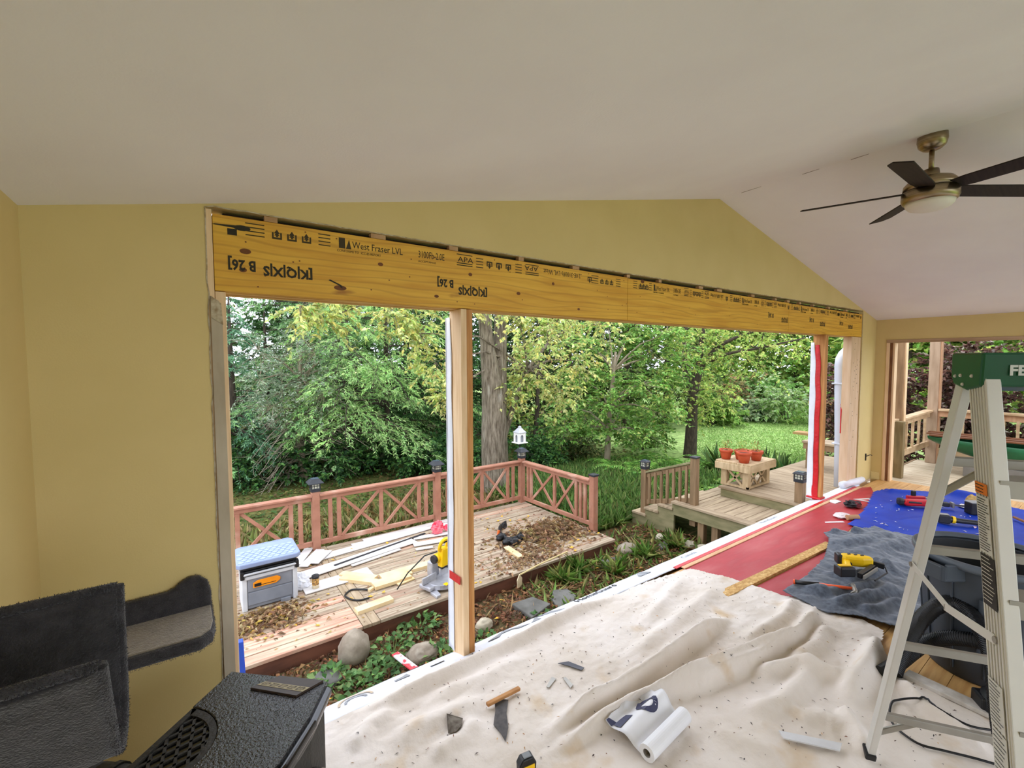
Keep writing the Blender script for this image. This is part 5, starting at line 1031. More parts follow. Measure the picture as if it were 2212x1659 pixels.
def fdoor(b,wd,y0,y1):
    P_=[(.31-wd,.13),(.31+wd,.13)]+[(.31+wd*math.cos(a),.34+wd*.75*math.sin(a)) for a in np.linspace(0,PI,20)]; b.prism(P_,y0,y1,SM@XZ)
sb('door',m_gloss,lambda b:fdoor(b,.24,-.432,-.38),.006); sb('door_glass',mat('stove_glass',(60,60,62),rough=.08,spec=.6),lambda b:fdoor(b,.19,-.440,-.42),.003)
# flue pipe
fp=thing('flue_pipe','short black flue pipe with collars behind the stove','pipe',(-.22,1.7,.5)); q0=SM@Vector((.36,-.005,.555)); q1=q0-sv*.13; q2=q0-sv*.22+su*.02
b=MB(); b.tube([q0,q1],.05,20); b.build('pipe',m_iron,fp,smooth=True)
for f in (.15,.55): b=MB(); c=q0.lerp(q1,f); b.tube([c,c-sv*.018],.056,20); b.build('collar',m_iron,fp)
b=MB(); b.tube([q1,q1-sv*.06-Vector((0,0,.01)),q1-sv*.09-Vector((0,0,.05)),q1-sv*.095-Vector((0,0,.2)),Vector((q1.x,q1.y,0))-sv*.095],.05,16); b.build('elbow',m_iron,fp,smooth=True)
# paper pad on the stove
m_pad=mat('umber_card',(70,56,46),(60,48,40),rough=.5,scale=20); t=thing('brochure','brown card with a pale lettered band lying on the stove top','card',(.2,1.62,ZS))
K=[at(a,b,z=ZS+.004) for a,b in ((541,1487),(640,1504),(698,1471),(604,1461))]
def card(u,v,h): p=K[0].lerp(K[1],u).lerp(K[3].lerp(K[2],u),v); return Vector((p.x,p.y,ZS+h))
b=MB(); b.add([card(u,v,h) for h in (.0,.007) for u,v in ((0,0),(1,0),(1,1),(0,1))],[(3,2,1,0),(4,5,6,7),(0,1,5,4),(1,2,6,5),(2,3,7,6),(3,0,4,7)]); b.build('card',m_pad,t)
b=MB(); b.add([card(u,v,.0078) for u,v in ((0.0,.22),(1,.22),(1,.5),(0.0,.5))],[(0,1,2,3)]); b.build('pale_band',mat('band_beige',(176,164,130),rough=.6),t)
b=MB()
def cq(u0,v0,u1,v1): b.add([card(u,v,.0086) for u,v in ((u0,v0),(u1,v0),(u1,v1),(u0,v1))],[(0,1,2,3)])
for k in range(5):
    u=.05+k*.19; cq(u,.27,u+.13,.29); cq(u,.27,u+.018,.45); cq(u,.43,u+.13,.45); cq(u+.112,.34,u+.13,.45); cq(u+.05,.34,u+.13,.36)
o=b.build('meander_print',m_pad,t); o['kind']='stuff'
# ================= cat furniture =================
m_plush=mat('grey_plush',(62,59,62),(38,36,39),rough=1,scale=30,detail=10,sheen=.25,bump=.9,bscale=210,bdist=.006,lo=.3,hi=.7)
m_plushd=mat('worn_plush',(128,116,98),(104,94,80),rough=1,scale=40,detail=8,sheen=.7,bump=.7,bscale=170,bdist=.005)
def fuzz(name,parent,src,n,L,col,rg=np.random.default_rng(4)):
    me=src.data; me.calc_loop_triangles(); T=np.array([[me.vertices[i].co[:] for i in t_.vertices] for t_ in me.loop_triangles]); A=np.cross(T[:,1]-T[:,0],T[:,2]-T[:,0]); ar=np.linalg.norm(A,axis=1); k=rg.choice(len(T),n,p=ar/ar.sum()); u=rg.random((n,2)); u=np.where(u.sum(1,keepdims=True)>1,1-u,u)
    P_=T[k,0]+(T[k,1]-T[k,0])*u[:,:1]+(T[k,2]-T[k,0])*u[:,1:]; N_=unit(A[k]); d=unit(N_*.55+rg.normal(0,.5,(n,3))+[0,0,-.3])
    o=leafobj(name,(P_-N_*.001,d,N_+rg.normal(0,.12,(n,3)),rg.uniform(.6,1.2,n)*L,L*.22,palette(n,col,[1]*len(col),.10,rg)),leafmat('fibre',trans=.25,rough=1),parent,curl=0); return o
cs=thing('cat_shelf','grey plush wall shelf with a rounded back near the opening','cat shelf',(-.1,2.2,.72))
BK=[(-.40,.70),(.050,.70),(.050,.80),(.038,.85),(.010,.876),(-.02,.880),(-.05,.868),(-.075,.848),(-.10,.838),(-.40,.835)]
b=MB(); b.prism(BK,-2.292,-2.262,XZ); bk=b.build('back_board',m_plush,cs,bevel=.01,seg=3)
SHP=[(-.40,2.29),(.052,2.29),(.055,2.10),(.045,2.04),(.01,2.005),(-.40,2.02)]
b=MB(); b.prism(SHP,.695,.74); sh_=b.build('seat',m_plush,cs,bevel=.012,seg=3)
b=MB(); b.prism([(x*.97-.005 if x>0 else x,y-.01 if y>2.2 else y+.018) for x,y in SHP],.7395,.746); tp_=b.build('worn_top',m_plushd,cs,bevel=.004)
fuzz('plush_pile',cs,bk,6000,.007,[(80,76,80)]); fuzz('plush_pile',cs,sh_,9000,.007,[(84,80,82)])
hm=thing('cat_hammock','grey plush folded sling hammock at the left wall','cat hammock',(-.31,1.3,.9))
def sling(u,v):   # v along the J profile from the back top edge to the front lip
    pr=[(1.45,1.228),(1.446,1.10),(1.443,1.0),(1.43,.93),(1.40,.89),(1.34,.885),(1.275,.93),(1.235,1.02),(1.195,1.10),(1.165,1.172),(1.160,1.188)]
    k=v*(len(pr)-1); i=min(int(k),len(pr)-2); f=k-i; y=pr[i][0]*(1-f)+pr[i+1][0]*f; z=pr[i][1]*(1-f)+pr[i+1][1]*f
    x=XL+.006+(-.157-XL-.006)*u; return Vector((x,y,z-.014*math.sin(PI*u)*(1 if v<.1 or v>.9 else .4)+.004*mnoise.noise(Vector((u*5,v*6,0)))))
b=MB(); b.grid(20,36,sling); slg=b.build('sling',m_plush,hm,smooth=True,solid=.022)
b=MB(); b.tube([sling(0.05,0)+Vector((0,0,-.004)),sling(.99,0)+Vector((0,0,-.004))],.012,10); e_=b.build('edge_seam',m_plush,hm,smooth=True); fuzz('plush_pile',hm,e_,2500,.006,[(64,61,65)]); b=MB(); b.tube([sling(.05,1),sling(.99,1)],.012,10); e_=b.build('edge_seam',m_plush,hm,smooth=True); fuzz('plush_pile',hm,e_,3500,.006,[(64,61,65)])
b=MB(); b.tube([sling(1,v) for v in np.linspace(0,1,40)],.0115,8); e_=b.build('edge_seam',m_plush,hm,smooth=True); fuzz('plush_pile',hm,e_,3500,.006,[(64,61,65)])
b=MB(); b.box(XL+.001,XL+.02,1.2,1.47,.9,1.2); b.build('wall_bracket',m_plush,hm,bevel=.004)
b=MB(); b.box(XL,XL+.02,2.0,WY,0,.12); struct(b.build('baseboard_left',MATS['base_cream']))
# ================= ground =================
def ground():
    xs=np.unique(np.concatenate([np.linspace(-60,-8,14),np.linspace(-8,20,113),np.linspace(20,80,25)])); ys=np.unique(np.concatenate([np.linspace(-60,-6,12),np.linspace(-6,16,89),np.linspace(16,80,26)]))
    vs=[];cols=[]; soil=np.array(lin((98,80,60))[:3]); moss=np.array(lin((104,116,58))[:3]); wood=np.array(lin((92,82,52))[:3]); lawn=np.array(lin((140,174,96))[:3]); lawn2=np.array(lin((168,188,116))[:3])
    for y in ys:
        for x in xs:
            z=gz(x,y) 
            if -1.5<x<9 and y<2.2: z=min(z,-.8)
            vs.append((x,y,z)); n=mnoise.noise(Vector((x*.9,y*.9,0)))*.5+.5; d=math.hypot(x,y)
            strip=(1-ss(4.6,5.6,y-.0*x))*(1-ss(5.0,6.2,x)) if y>0 else 0
            fl=ss(9.3,11.5,x-.25*(y-8)) # lawn on the right
            c=wood*(1-n)+moss*n; c=c*(1-fl)+(lawn*(1-n)+lawn2*n)*fl; c=c*(1-strip)+(soil*(1-.4*n)+moss*.4*n)*strip
            if d>36: c=moss
            cols.append((c[0],c[1],c[2],1))
    nx=len(xs); fs=[(j*nx+i,j*nx+i+1,(j+1)*nx+i+1,(j+1)*nx+i) for j in range(len(ys)-1) for i in range(nx-1)]
    me=bpy.data.meshes.new('ground'); me.from_pydata(vs,[],fs); me.polygons.foreach_set('use_smooth',[True]*len(fs)); a=me.color_attributes.new('Col','FLOAT_COLOR','POINT'); a.data.foreach_set('color',np.array(cols,np.float32).ravel())
    m=bpy.data.materials.new('garden_ground'); m.use_nodes=True; N=m.node_tree.nodes; L=m.node_tree.links; b=N['Principled BSDF']; b.inputs['Roughness'].default_value=.95; b.inputs['Specular IOR Level'].default_value=.1
    at_=N.new('ShaderNodeAttribute'); at_.attribute_name='Col'; tc=N.new('ShaderNodeTexCoord'); t=N.new('ShaderNodeTexNoise'); t.inputs['Scale'].default_value=9; t.inputs['Detail'].default_value=8; L.new(tc.outputs['Object'],t.inputs[0])
    r_=N.new('ShaderNodeMapRange'); r_.inputs[1].default_value=.3; r_.inputs[2].default_value=.7; r_.inputs[3].default_value=.55; r_.inputs[4].default_value=1.35; L.new(t.outputs[0],r_.inputs[0])
    x=N.new('ShaderNodeVectorMath'); x.operation='SCALE'; L.new(at_.outputs[0],x.inputs[0]); L.new(r_.outputs[0],x.inputs[3]); L.new(x.outputs[0],b.inputs['Base Color'])
    bp=N.new('ShaderNodeBump'); bp.inputs['Strength'].default_value=.6; bp.inputs['Distance'].default_value=.05; L.new(t.outputs[0],bp.inputs['Height']); L.new(bp.outputs[0],b.inputs['Normal'])
    me.materials.append(m); o=bpy.data.objects.new('ground',me); link(o); struct(o)
ground()
# ================= plants =================
LM=leafmat('leaf'); LMN=leafmat('needle',trans=.2)
m_bark=mat('grey_bark',(158,146,126),(98,86,70),rough=.95,scale=9,stretch=(3,3,.5),detail=8,bump=.9,bscale=24,bdist=.05,c3=(186,180,164),c3scale=4,c3lo=.6,c3hi=.75)
m_barkd=mat('dark_bark',(84,72,60),(56,48,40),rough=.95,scale=12,stretch=(2,2,.6),detail=6,bump=.5,bdist=.02)
m_barkg=mat('pale_bark',(158,146,124),(128,114,92),rough=.95,scale=10,stretch=(2,2,.5),detail=6,bump=.4,bdist=.02)
m_twig=mat('dead_twig',(164,152,134),(126,114,98),rough=.95,scale=12)
def V3(a): return np.array([a.x,a.y,a.z])
def twig_leaves(S_,D_,Ln,k,L,W,cols,wts,rg,droop=.25,side=.9,up=.8,jit=.35,two=True,var=.2):
    n=len(S_); t=rg.uniform(.12,1.0,(n,k)); d=unit(D_)
    pos=S_[:,None,:]+d[:,None,:]*(Ln[:,None]*t)[:,:,None]; pos[:,:,2]-=droop*(Ln[:,None]*t**2)
    sd=unit(np.cross(d,np.array([0,0,1.]))+1e-6)[:,None,:]*np.where(rg.random((n,k))<.5,1,-1)[:,:,None]
    dr=d[:,None,:]*.7+sd*side+rg.normal(0,jit,(n,k,3))+np.array([0,0,-droop])
    nr=np.array([0,0,1.])*up+rg.normal(0,.45,(n,k,3))
    N=n*k; tone=np.repeat(rg.normal(1,.13,n),k)[:,None]
    c=palette(N,cols,wts,var,rg)*tone
    return (pos.reshape(N,3),dr.reshape(N,3),nr.reshape(N,3),L*rg.uniform(.65,1.25,N),W*rg.uniform(.7,1.2,N),c)
def cat_args(A): return tuple(np.concatenate([np.broadcast_to(np.asarray(a[i],float),(len(a[0]),)) if i in(3,4) else a[i] for a in A]) for i in range(6))
def broad(name,label,cat,base,trunk,limbs,clumps,ntw,kl,L,W,cols,wts,seed,m=None,tw=.55,droop=.25,flat=.45,group=None,up=.8,side=.9,lim_r=.03):
    rg=np.random.default_rng(seed); base=Vector(base); t=thing(name,label,cat,tuple(base),group=group); m=m or m_barkd
    for pts,rs in trunk: b=MB(); b.tube(smooth_path([Vector(p) for p in pts],4),list(np.interp(np.linspace(0,1,len(smooth_path([Vector(p) for p in pts],4))),np.linspace(0,1,len(rs)),rs)),12); b.build('trunk',m,t,smooth=True)
    b=MB(); A=[]
    for (cx,cy,cz,r) in clumps:
        c=Vector((cx,cy,cz))
        if limbs:
            s=min((Vector(p) for p in limbs),key=lambda p:(p-c).length+max(0,p.z-c.z)*1.5); md=s.lerp(c,.5)+Vector((0,0,.12*(c-s).length)); b.tube([s,s.lerp(md,.5)+Vector((0,0,.03)),md,md.lerp(c,.6),c],[lim_r,lim_r*.8,lim_r*.6,lim_r*.45,.004],5)
        n=ntw; d=rg.normal(0,1,(n,3)); d[:,2]*=flat; d=unit(d); S_=np.array([cx,cy,cz])+d*rg.uniform(0,.65,(n,1))*r; S_[:,2]+=rg.normal(0,.25*r,n)*(.5+flat); Ln=tw*r*rg.uniform(.5,1.2,n)
        for k in range(0,n,4): e=S_[k]+d[k]*Ln[k]; e[2]-=droop*Ln[k]; b.tube([c.lerp(Vector(S_[k]),.2),Vector(S_[k]),Vector(e)],[.006,.005,.002],3,cap=False)
        A.append(twig_leaves(S_,d,Ln,kl,L,W,cols,wts,rg,droop,side,up))
    if b.v: o=b.build('branches',m,t); o['kind']='stuff'
    leafobj('foliage',cat_args(A),LM,t,world=True); return t
def conifer(name,label,cat,base,h,r0,z0,nb,cols,wts,seed,L=.07,W=.014,droop=.35,dens=26,tr=.13,m=None,zmax=99,group=None,pw=.8,bare=0,sec=.38,sp=.5,top=True):
    rg=np.random.default_rng(seed); base=Vector(base); t=thing(name,label,cat,tuple(base),group=group); m=m or m_barkd
    b=MB(); b.tube([base-Vector((0,0,.15)),base+Vector((0,0,h*.5)),base+Vector((0,0,h))],[tr,tr*.6,.01],10); b.build('trunk',m,t,smooth=True)
    b=MB(); A=[]
    zs=np.sort(rg.uniform(z0,min(h*.97,zmax),nb))
    for z in zs:
        az=rg.uniform(0,2*PI); f=max(.06,1-(z-z0)/(h-z0)); Lb=r0*f**pw*rg.uniform(.75,1.15); d=np.array([math.cos(az),math.sin(az),0]); B0=V3(base)+[0,0,z]
        K=8; tt=np.linspace(0,1,K); path=B0+d*(Lb*tt)[:,None]; path[:,2]+=Lb*(.18*tt-droop*tt**2.2)
        b.tube([Vector(p) for p in path],list(np.linspace(.022*f+.008,.003,K)),4,cap=False)
        ns=max(6,int(Lb*9)); ts=rg.uniform(.15,1,ns); Pp=np.stack([np.interp(ts,tt,path[:,i]) for i in range(3)],1); s=np.where(rg.random(ns)<.5,1,-1); sdv=np.cross(d,[0,0,1.])
        dd=unit(d*.75+sdv*s[:,None]*.75+rg.normal(0,.2,(ns,3))+[0,0,-.15]); Ls=sec*Lb*(1.05-ts)*rg.uniform(.6,1.2,ns)+.18
        A.append(twig_leaves(Pp,dd,Ls,dens,L,W,cols,wts,rg,droop=.35,side=sp,up=.5,jit=.35))
        A.append(twig_leaves(B0[None]+d[None]*Lb*.3,unit(path[-1:]-B0[None]),np.array([Lb*.75]),dens,L,W,cols,wts,rg,droop=.2,side=sp,up=.5))
    o=b.build('branches',m,t); o['kind']='stuff'
    leafobj('foliage',cat_args(A),LMN,t,curl=.05,world=True); return t
def P0(px,d): p=far(px,d); return (p.x,p.y,gz(p.x,p.y))
def Pz(px,py,d): # a point at a horizontal distance, seen at that pixel
    v=rt*(px-1106)/FPX-up*(py-829.5)/FPX+fw; h=math.hypot(v.x,v.y); q=Vector((0,0,CAMZ))+v*(d/h); return (q.x,q.y,q.z)
LARCH=[(146,190,124),(168,206,138),(122,166,110),(186,214,152)]; CEDAR=[(62,102,54),(82,124,64),(104,146,72),(46,80,46)]; OLIVE=[(156,174,142),(178,190,162),(130,150,116),(204,212,188)]
YEL=[(226,224,146),(212,218,140),(190,206,126),(236,220,130),(160,188,110)]; GRN=[(128,172,84),(150,190,100),(108,152,72),(172,196,108),(196,200,112)]; LIM=[(182,204,108),(202,212,122),(160,192,100),(214,206,126)]
# --- conifers at the left ---
conifer('larch_tree','tall soft green larch filling the left side of the opening','tree',P0(665,13.5),9.5,2.9,.7,130,LARCH,[3,3,2,1],1,L=.10,W=.02,dens=26,zmax=8.5,droop=.3)
conifer('larch_tree','feathery bright larch with drooping boughs left of the center post','tree',P0(835,12.5),9,3.0,1.0,80,[(156,200,114),(178,212,128),(132,178,100),(192,218,142)],[3,3,2,1],2,L=.10,W=.02,dens=26,zmax=8,droop=.42,tr=.08)
conifer('larch_tree','bluish larch leaning into the frame at the far left','tree',P0(500,12.5),4.6,1.7,.4,80,[(104,150,114),(124,168,122),(90,132,100)],[2,2,1],3,L=.09,W=.02,dens=22,zmax=6,droop=.35)
conifer('cedar_tree','dense dark cedar behind the left railing lanterns','tree',P0(905,15.5),8,2.4,.3,85,CEDAR,[3,3,2,1],4,L=.08,W=.035,dens=24,zmax=6,droop=.25,sp=.7)
conifer('cedar_tree','dark cedar low behind the bare twiggy branches','tree',P0(690,16),6.5,2.3,.3,75,CEDAR,[3,2,1,2],5,L=.08,W=.035,dens=24,zmax=5,droop=.3,sp=.7)
conifer('cedar_tree','bushy deep green cedar at the lower left by the jamb','tree',P0(575,14.6),4.6,1.9,.2,60,[(56,94,50),(74,114,58),(92,132,70)],[3,3,1],6,L=.075,W=.03,dens=24,droop=.3,sp=.7)
conifer('cedar_tree','shadowy cedar close beside the thick trunk','tree',P0(985,13.5),7,2.0,.4,70,CEDAR,[3,3,1,2],7,L=.08,W=.035,dens=24,zmax=5.5,droop=.3,sp=.7)
conifer('larch_tree','light feathery larch with low sweeping boughs behind the railing middle','tree',P0(752,11.9),6.5,2.3,.8,75,[(162,204,122),(184,216,138),(138,182,108),(196,220,150)],[3,3,2,1],8,L=.10,W=.018,dens=24,zmax=5.5,droop=.45,tr=.06)
# --- silver leaved tree with dead twigs ---
rgo=np.random.default_rng(12)
cl=[Pz(px,py,11.6+rgo.uniform(-.7,.7))+(.62,) for px,py in ((560,760),(620,780),(680,760),(560,820),(610,840),(660,830),(720,800),(590,880),(545,890),(640,740),(700,850),(745,760))]
tb0=P0(656,11.8)
tt=broad('silver_tree','silver green olive leaved tree with bare dead lower branches','tree',tb0,[([(tb0[0],tb0[1],tb0[2]-.1),Pz(652,1000,11.8),Pz(645,900,11.8),Pz(650,760,11.7)],[.10,.085,.07,.03])],[Pz(652,960,11.8),Pz(645,900,11.8),Pz(648,820,11.8)],cl,60,14,.075,.02,OLIVE,[3,2,2,1],13,m=m_barkg,flat=.7,lim_r=.035)
b=MB(); rq=random.Random(4)
for k in range(70):
    py=rq.uniform(860,1030); s=Vector(Pz(655,py,11.75)); a=rq.choice((-1,-1,1)); L_=rq.uniform(.5,1.7); e=s+Vector((a*L_*.8+.15,-L_*rq.uniform(.1,.7),-L_*rq.uniform(.05,.55))); mm=s.lerp(e,.5)+Vector((0,0,.18*L_)); 
    b.tube(smooth_path([s,mm,e],4),list(np.linspace(.014,.004,9)),4,cap=False)
    for j in range(5):
        f=rq.uniform(.3,1); q=s.lerp(e,f)+Vector((0,0,.18*L_*(1-(2*f-1)**2))); b.tube([q,q+Vector((a*rq.uniform(0,.35),rq.uniform(-.25,.25),rq.uniform(-.25,.1)))],[.005,.002],3,cap=False)
o=b.build('dead_branches',m_twig,tt); o['kind']='stuff'
# --- the thick trunk by the deck ---
bx0=Vector((4.98,7.5,gz(4.98,7.5)))
def tp_(px,py): return at(px,py,y=7.5)
cly=[Pz(px,py,d)+(r,) for px,py,d,r in ((650,660,7.6,.42),(700,690,7.8,.42),(745,640,8,.45),(850,680,7.6,.42),(905,720,7.8,.42),(940,780,8,.4),(890,650,8,.5),(955,850,8.3,.3),(1120,690,8.6,.6),(1180,720,8.8,.6),(1150,800,9,.55),(1230,660,9,.6),(1105,850,9.2,.4),(1210,850,9.3,.45),(1300,700,9.4,.55),(1000,640,8.5,.6),(1250,780,9.6,.5))]
broad('thick_trunk_tree','thick grey barked twin stemmed tree behind the deck corner with yellowing leaves','tree',tuple(bx0),
 [([bx0-Vector((0,0,.25)),tp_(1072,1085),tp_(1068,950),tp_(1066,860),tp_(1052,740),tp_(1043,640),tp_(1030,480)],[.33,.285,.262,.235,.135,.125,.11]),([tp_(1070,990),tp_(1077,880),tp_(1080,760),tp_(1083,640),tp_(1090,480)],[.16,.165,.135,.118,.10]),([tp_(1083,960),tp_(1112,870),tp_(1140,800),tp_(1185,740)],[.07,.06,.045,.03])],
 [tp_(1044,640),tp_(1083,640),tp_(1060,560),tp_(1140,800),tp_(1185,740),tp_(1040,520),tp_(1088,520)],cly,36,15,.095,.05,YEL,[3,3,3,2,2],14,m=m_bark,flat=.55,droop=.45,lim_r=.03,tw=.7)
# --- understory maples right of the trunk ---
def grp(pts,d0,d1,r,rg): return [Pz(px,py,rg.uniform(d0,d1))+(r*rg.uniform(.8,1.2),) for px,py in pts]
rgm=np.random.default_rng(21)
pts=[(1290,760),(1350,740),(1410,760),(1260,820),(1320,810),(1380,830),(1440,820),(1240,880),(1300,870),(1360,880),(1420,890),(1270,920),(1340,930),(1400,940),(1220,930),(1380,700),(1310,690),(1440,720),(1250,740),(1470,780)]
b0=P0(1312,11.6)
broad('maple_tree','layered green understory maple with a slim pale trunk mid garden','tree',b0,[([(b0[0],b0[1],b0[2]-.1),Pz(1313,960,11.6),Pz(1318,880,11.6),Pz(1330,760,11.6)],[.085,.075,.06,.03])],[Pz(1315,930,11.6),Pz(1318,880,11.6),Pz(1325,800,11.6)],grp(pts,10.8,12.6,.72,rgm),52,15,.095,.062,GRN,[3,3,2,2,1],22,m=m_barkg,flat=.28,droop=.2,up=1.2)
pts=[(1110,760),(1160,760),(1130,830),(1190,830),(1120,900),(1180,890),(1160,700),(1220,710),(1140,940)]
b0=P0(1150,14)
broad('yellow_maple','yellow green maple behind the birdhouse','tree',b0,[([(b0[0],b0[1],b0[2]-.1),Pz(1160,900,14),Pz(1165,740,14)],[.08,.07,.04])],[Pz(1160,900,14),Pz(1163,820,14)],grp(pts,13,15,.8,rgm),50,13,.11,.07,LIM+[(206,160,120)],[3,2,3,1,.4],23,flat=.4,droop=.3)
# --- tree on the lawn edge with open branches ---
b0=P0(1492,13.6); T=lambda px,py,d=13.6:Pz(px,py,d)
pts=[(1460,720),(1500,700),(1550,720),(1600,700),(1650,720),(1690,705),(1480,760),(1540,770),(1600,760),(1450,800),(1520,820),(1560,850),(1470,850),(1530,880),(1440,880),(1500,900),(1720,740),(1640,770),(1470,690),(1560,690)]
broad('open_crown_tree','dark stemmed open tree at the lawn edge with thin yellow green leaves','tree',b0,[([(b0[0],b0[1],b0[2]-.1),T(1493,940),T(1497,850),T(1510,800),T(1515,740),T(1530,640)],[.19,.16,.135,.1,.07,.04]),([T(1498,850),T(1478,800),T(1482,700),T(1478,620)],[.1,.08,.06,.03]),([T(1508,805),T(1545,755),T(1600,725),T(1680,700)],[.07,.055,.04,.02]),([T(1515,790),T(1570,765),T(1640,752),T(1740,730)],[.05,.04,.03,.015]),([T(1480,800),T(1455,770),T(1440,760)],[.05,.035,.02])],
 [T(1497,850),T(1515,740),T(1482,720),T(1545,755),T(1600,725),T(1640,752),T(1680,700)],grp(pts,12.6,14.6,.6,rgm),34,11,.09,.05,LIM,[3,2,2,1],24,flat=.5,droop=.45,lim_r=.02)
# --- dark wood behind: shared bodies ---
rgw=np.random.default_rng(31)
wd=[(c*math.cos(a)*r_,c*math.sin(a)*r_,z,1.0) for z in (1.0,1.9,2.9,4.0,5.1) for k,(a) in enumerate(np.linspace(0,5.2,5)) for c,r_ in ((1,1.2 if z<4.5 else .7),)]
def wood(name,label,seed,cols,wts,group):
    t=broad(name,label,'tree',(0,0,0),[([(0,0,-.2),(.05,0,2.5),(0,.1,5.2)],[.14,.11,.04])],[(0,0,1.5),(0,0,3),(0,0,4.4)],wd,26,12,.15,.085,cols,wts,seed,flat=.5,group=group); return t
w1=wood('forest_tree','deep green forest tree standing far left in the woods',32,[(62,88,46),(80,108,56),(50,72,40)],[2,2,1],'trees in the dark wood')
w2=wood('forest_tree','olive green forest tree in the woods behind the maple',33,[(92,116,58),(116,136,66),(74,96,50),(150,140,70)],[2,2,2,.5],'trees in the dark wood')
def put(t,px,d,rz,s,first=False,label=None):
    o=t if first else copytree(t); p=P0(px,d); o.location=p; o.rotation_euler=(0,0,rz); o.scale=(s,s,s)
    if label: o['label']=label
    return o
put(w1,650,19,0,1.15,True); put(w2,1230,18,1,1.1,True)
for k,(tr,px,d,s,lb) in enumerate(((w1,760,20,1.25,'deep green forest tree showing between the larch and the cedars'),(w1,880,21,1.3,'deep green forest tree behind the cedar beside the center post'),(w1,1010,18,1.1,'dark forest tree just left of the thick trunk'),(w1,1120,17.5,1.0,'dark forest tree just right of the thick trunk'),(w2,1350,19,1.15,'olive forest tree behind the slim maple trunk'),(w2,1440,20,1.1,'olive forest tree between the maple and the open tree'),(w1,1300,22,1.35,'tall dark forest tree at the back behind the maple'),(w1,1180,23,1.4,'tall dark forest tree far behind the yellow maple'),(w1,690,24,1.4,'tall dark forest tree far behind the silver tree'),(w1,960,24,1.45,'tall dark forest tree far behind the center post'))): put(tr,px,d,k*1.3,s,label=lb)
for k,(tr,px,d,s,lb) in enumerate(((w1,330,17,1.1,'deep green forest tree left of the view past the jamb'),(w2,180,16,1.0,'olive forest tree left of the view past the jamb'),(w1,40,18,1.2,'tall deep green forest tree well left of the jamb'),(w2,400,25,1.2,'tall olive forest tree far left behind the jamb'))): put(tr,px,d,k*1.1+.4,s,label=lb)
# undergrowth belt
def bush(name,label,base,r,h,cols,wts,seed,n=26,kl=12,L=.1,W=.06,group=None,cat='shrub'):
    rg=np.random.default_rng(seed); cl=[]
    for k in range(9): a=rg.uniform(0,2*PI); q=r*.6*math.sqrt(rg.random()); cl.append((base[0]+q*math.cos(a),base[1]+q*math.sin(a),base[2]+h*rg.uniform(.15,.85),r*.5))
    return broad(name,label,cat,base,[],[(base[0],base[1],base[2])],cl,n,kl,L,W,cols,wts,seed,flat=.7,lim_r=.015,group=group)
for k,(px,d,r,h,cols,lb) in enumerate(((540,16,1.6,1.1,[(176,172,70),(200,186,80),(140,150,66)],'golden shrub at the far lower left'),(640,15,1.2,1.0,CEDAR[:3],'dark low shrub behind the first rail lantern'),(760,14.5,1.2,1.0,CEDAR[:3],'dark low shrub behind the crossed railing'),(860,14,1.1,.9,CEDAR[:3],'dark low shrub left of the second rail lantern'),(960,12.5,1.0,.9,CEDAR[:3],'dark low shrub behind the center post'),(1150,12.5,1.1,.9,CEDAR[:3],'dark low shrub under the birdhouse'),(1240,13.5,1.2,1.0,[(74,96,52),(96,116,62),(120,120,70)],'olive low shrub between birdhouse and maple trunk'),(1390,14.5,1.1,1.0,[(96,132,60),(124,156,74)],'leafy shrub behind the ferns'),(520,12.0,1.0,1.2,CEDAR,'deep green shrub closest to the left jamb'),(600,11.8,1.1,1.0,CEDAR,'deep green shrub left of the first rail lantern'),(700,11.5,1.1,.9,CEDAR,'deep green shrub just behind the first rail lantern'),(790,12.0,1.0,.95,CEDAR,'deep green shrub behind the railing middle'),(900,11.4,1.0,.8,CEDAR,'deep green shrub behind the second rail lantern'),(1000,11.2,1.0,.8,CEDAR,'deep green shrub left of the thick trunk'),(1180,11.2,.9,.7,CEDAR,'deep green shrub right of the birdhouse'))): bush('undergrowth_shrub',lb,P0(px,d),r,h,cols,[1]*len(cols),40+k)
# far trees and shrubs beyond the lawn
f1=broad('far_tree','yellow green tree beyond the lawn left of the wrapped post','tree',(0,0,0),[([(0,0,-.2),(0,0,3),(.2,0,6)],[.16,.12,.05])],[(0,0,2),(0,0,4)],[(x*1.5,y*1.5,z,1.5) for x,y,z in rgw.uniform(-1,1,(22,3))*[1,1,0]+np.stack([np.zeros(22),np.zeros(22),np.linspace(.8,7,22)],1)],30,13,.26,.16,LIM+GRN[:2],[2,2,2,1,2,2],51,flat=.5,group='trees beyond the lawn')
put(f1,1560,28,0,1.0,True)
for k,(px,d,s,lb) in enumerate(((1640,31,1.0,'yellow green tree at the head of the lawn'),(1720,29,.95,'yellow green tree directly left of the wrapped post'),(1800,30,1.05,'yellow green tree behind the downspout'),(1880,32,1.1,'yellow green tree hidden behind the yellow wall corner'),(1960,24,.9,'yellow green tree behind the porch posts'),(2060,26,.95,'yellow green tree behind the porch railing'),(2160,25,.95,'yellow green tree behind the ladder top'),(2260,24,.9,'yellow green tree at the right frame edge'),(1500,34,1.2,'yellow green tree far behind the open crowned tree'))): put(f1,px,d,k*.9+.5,s,label=lb)
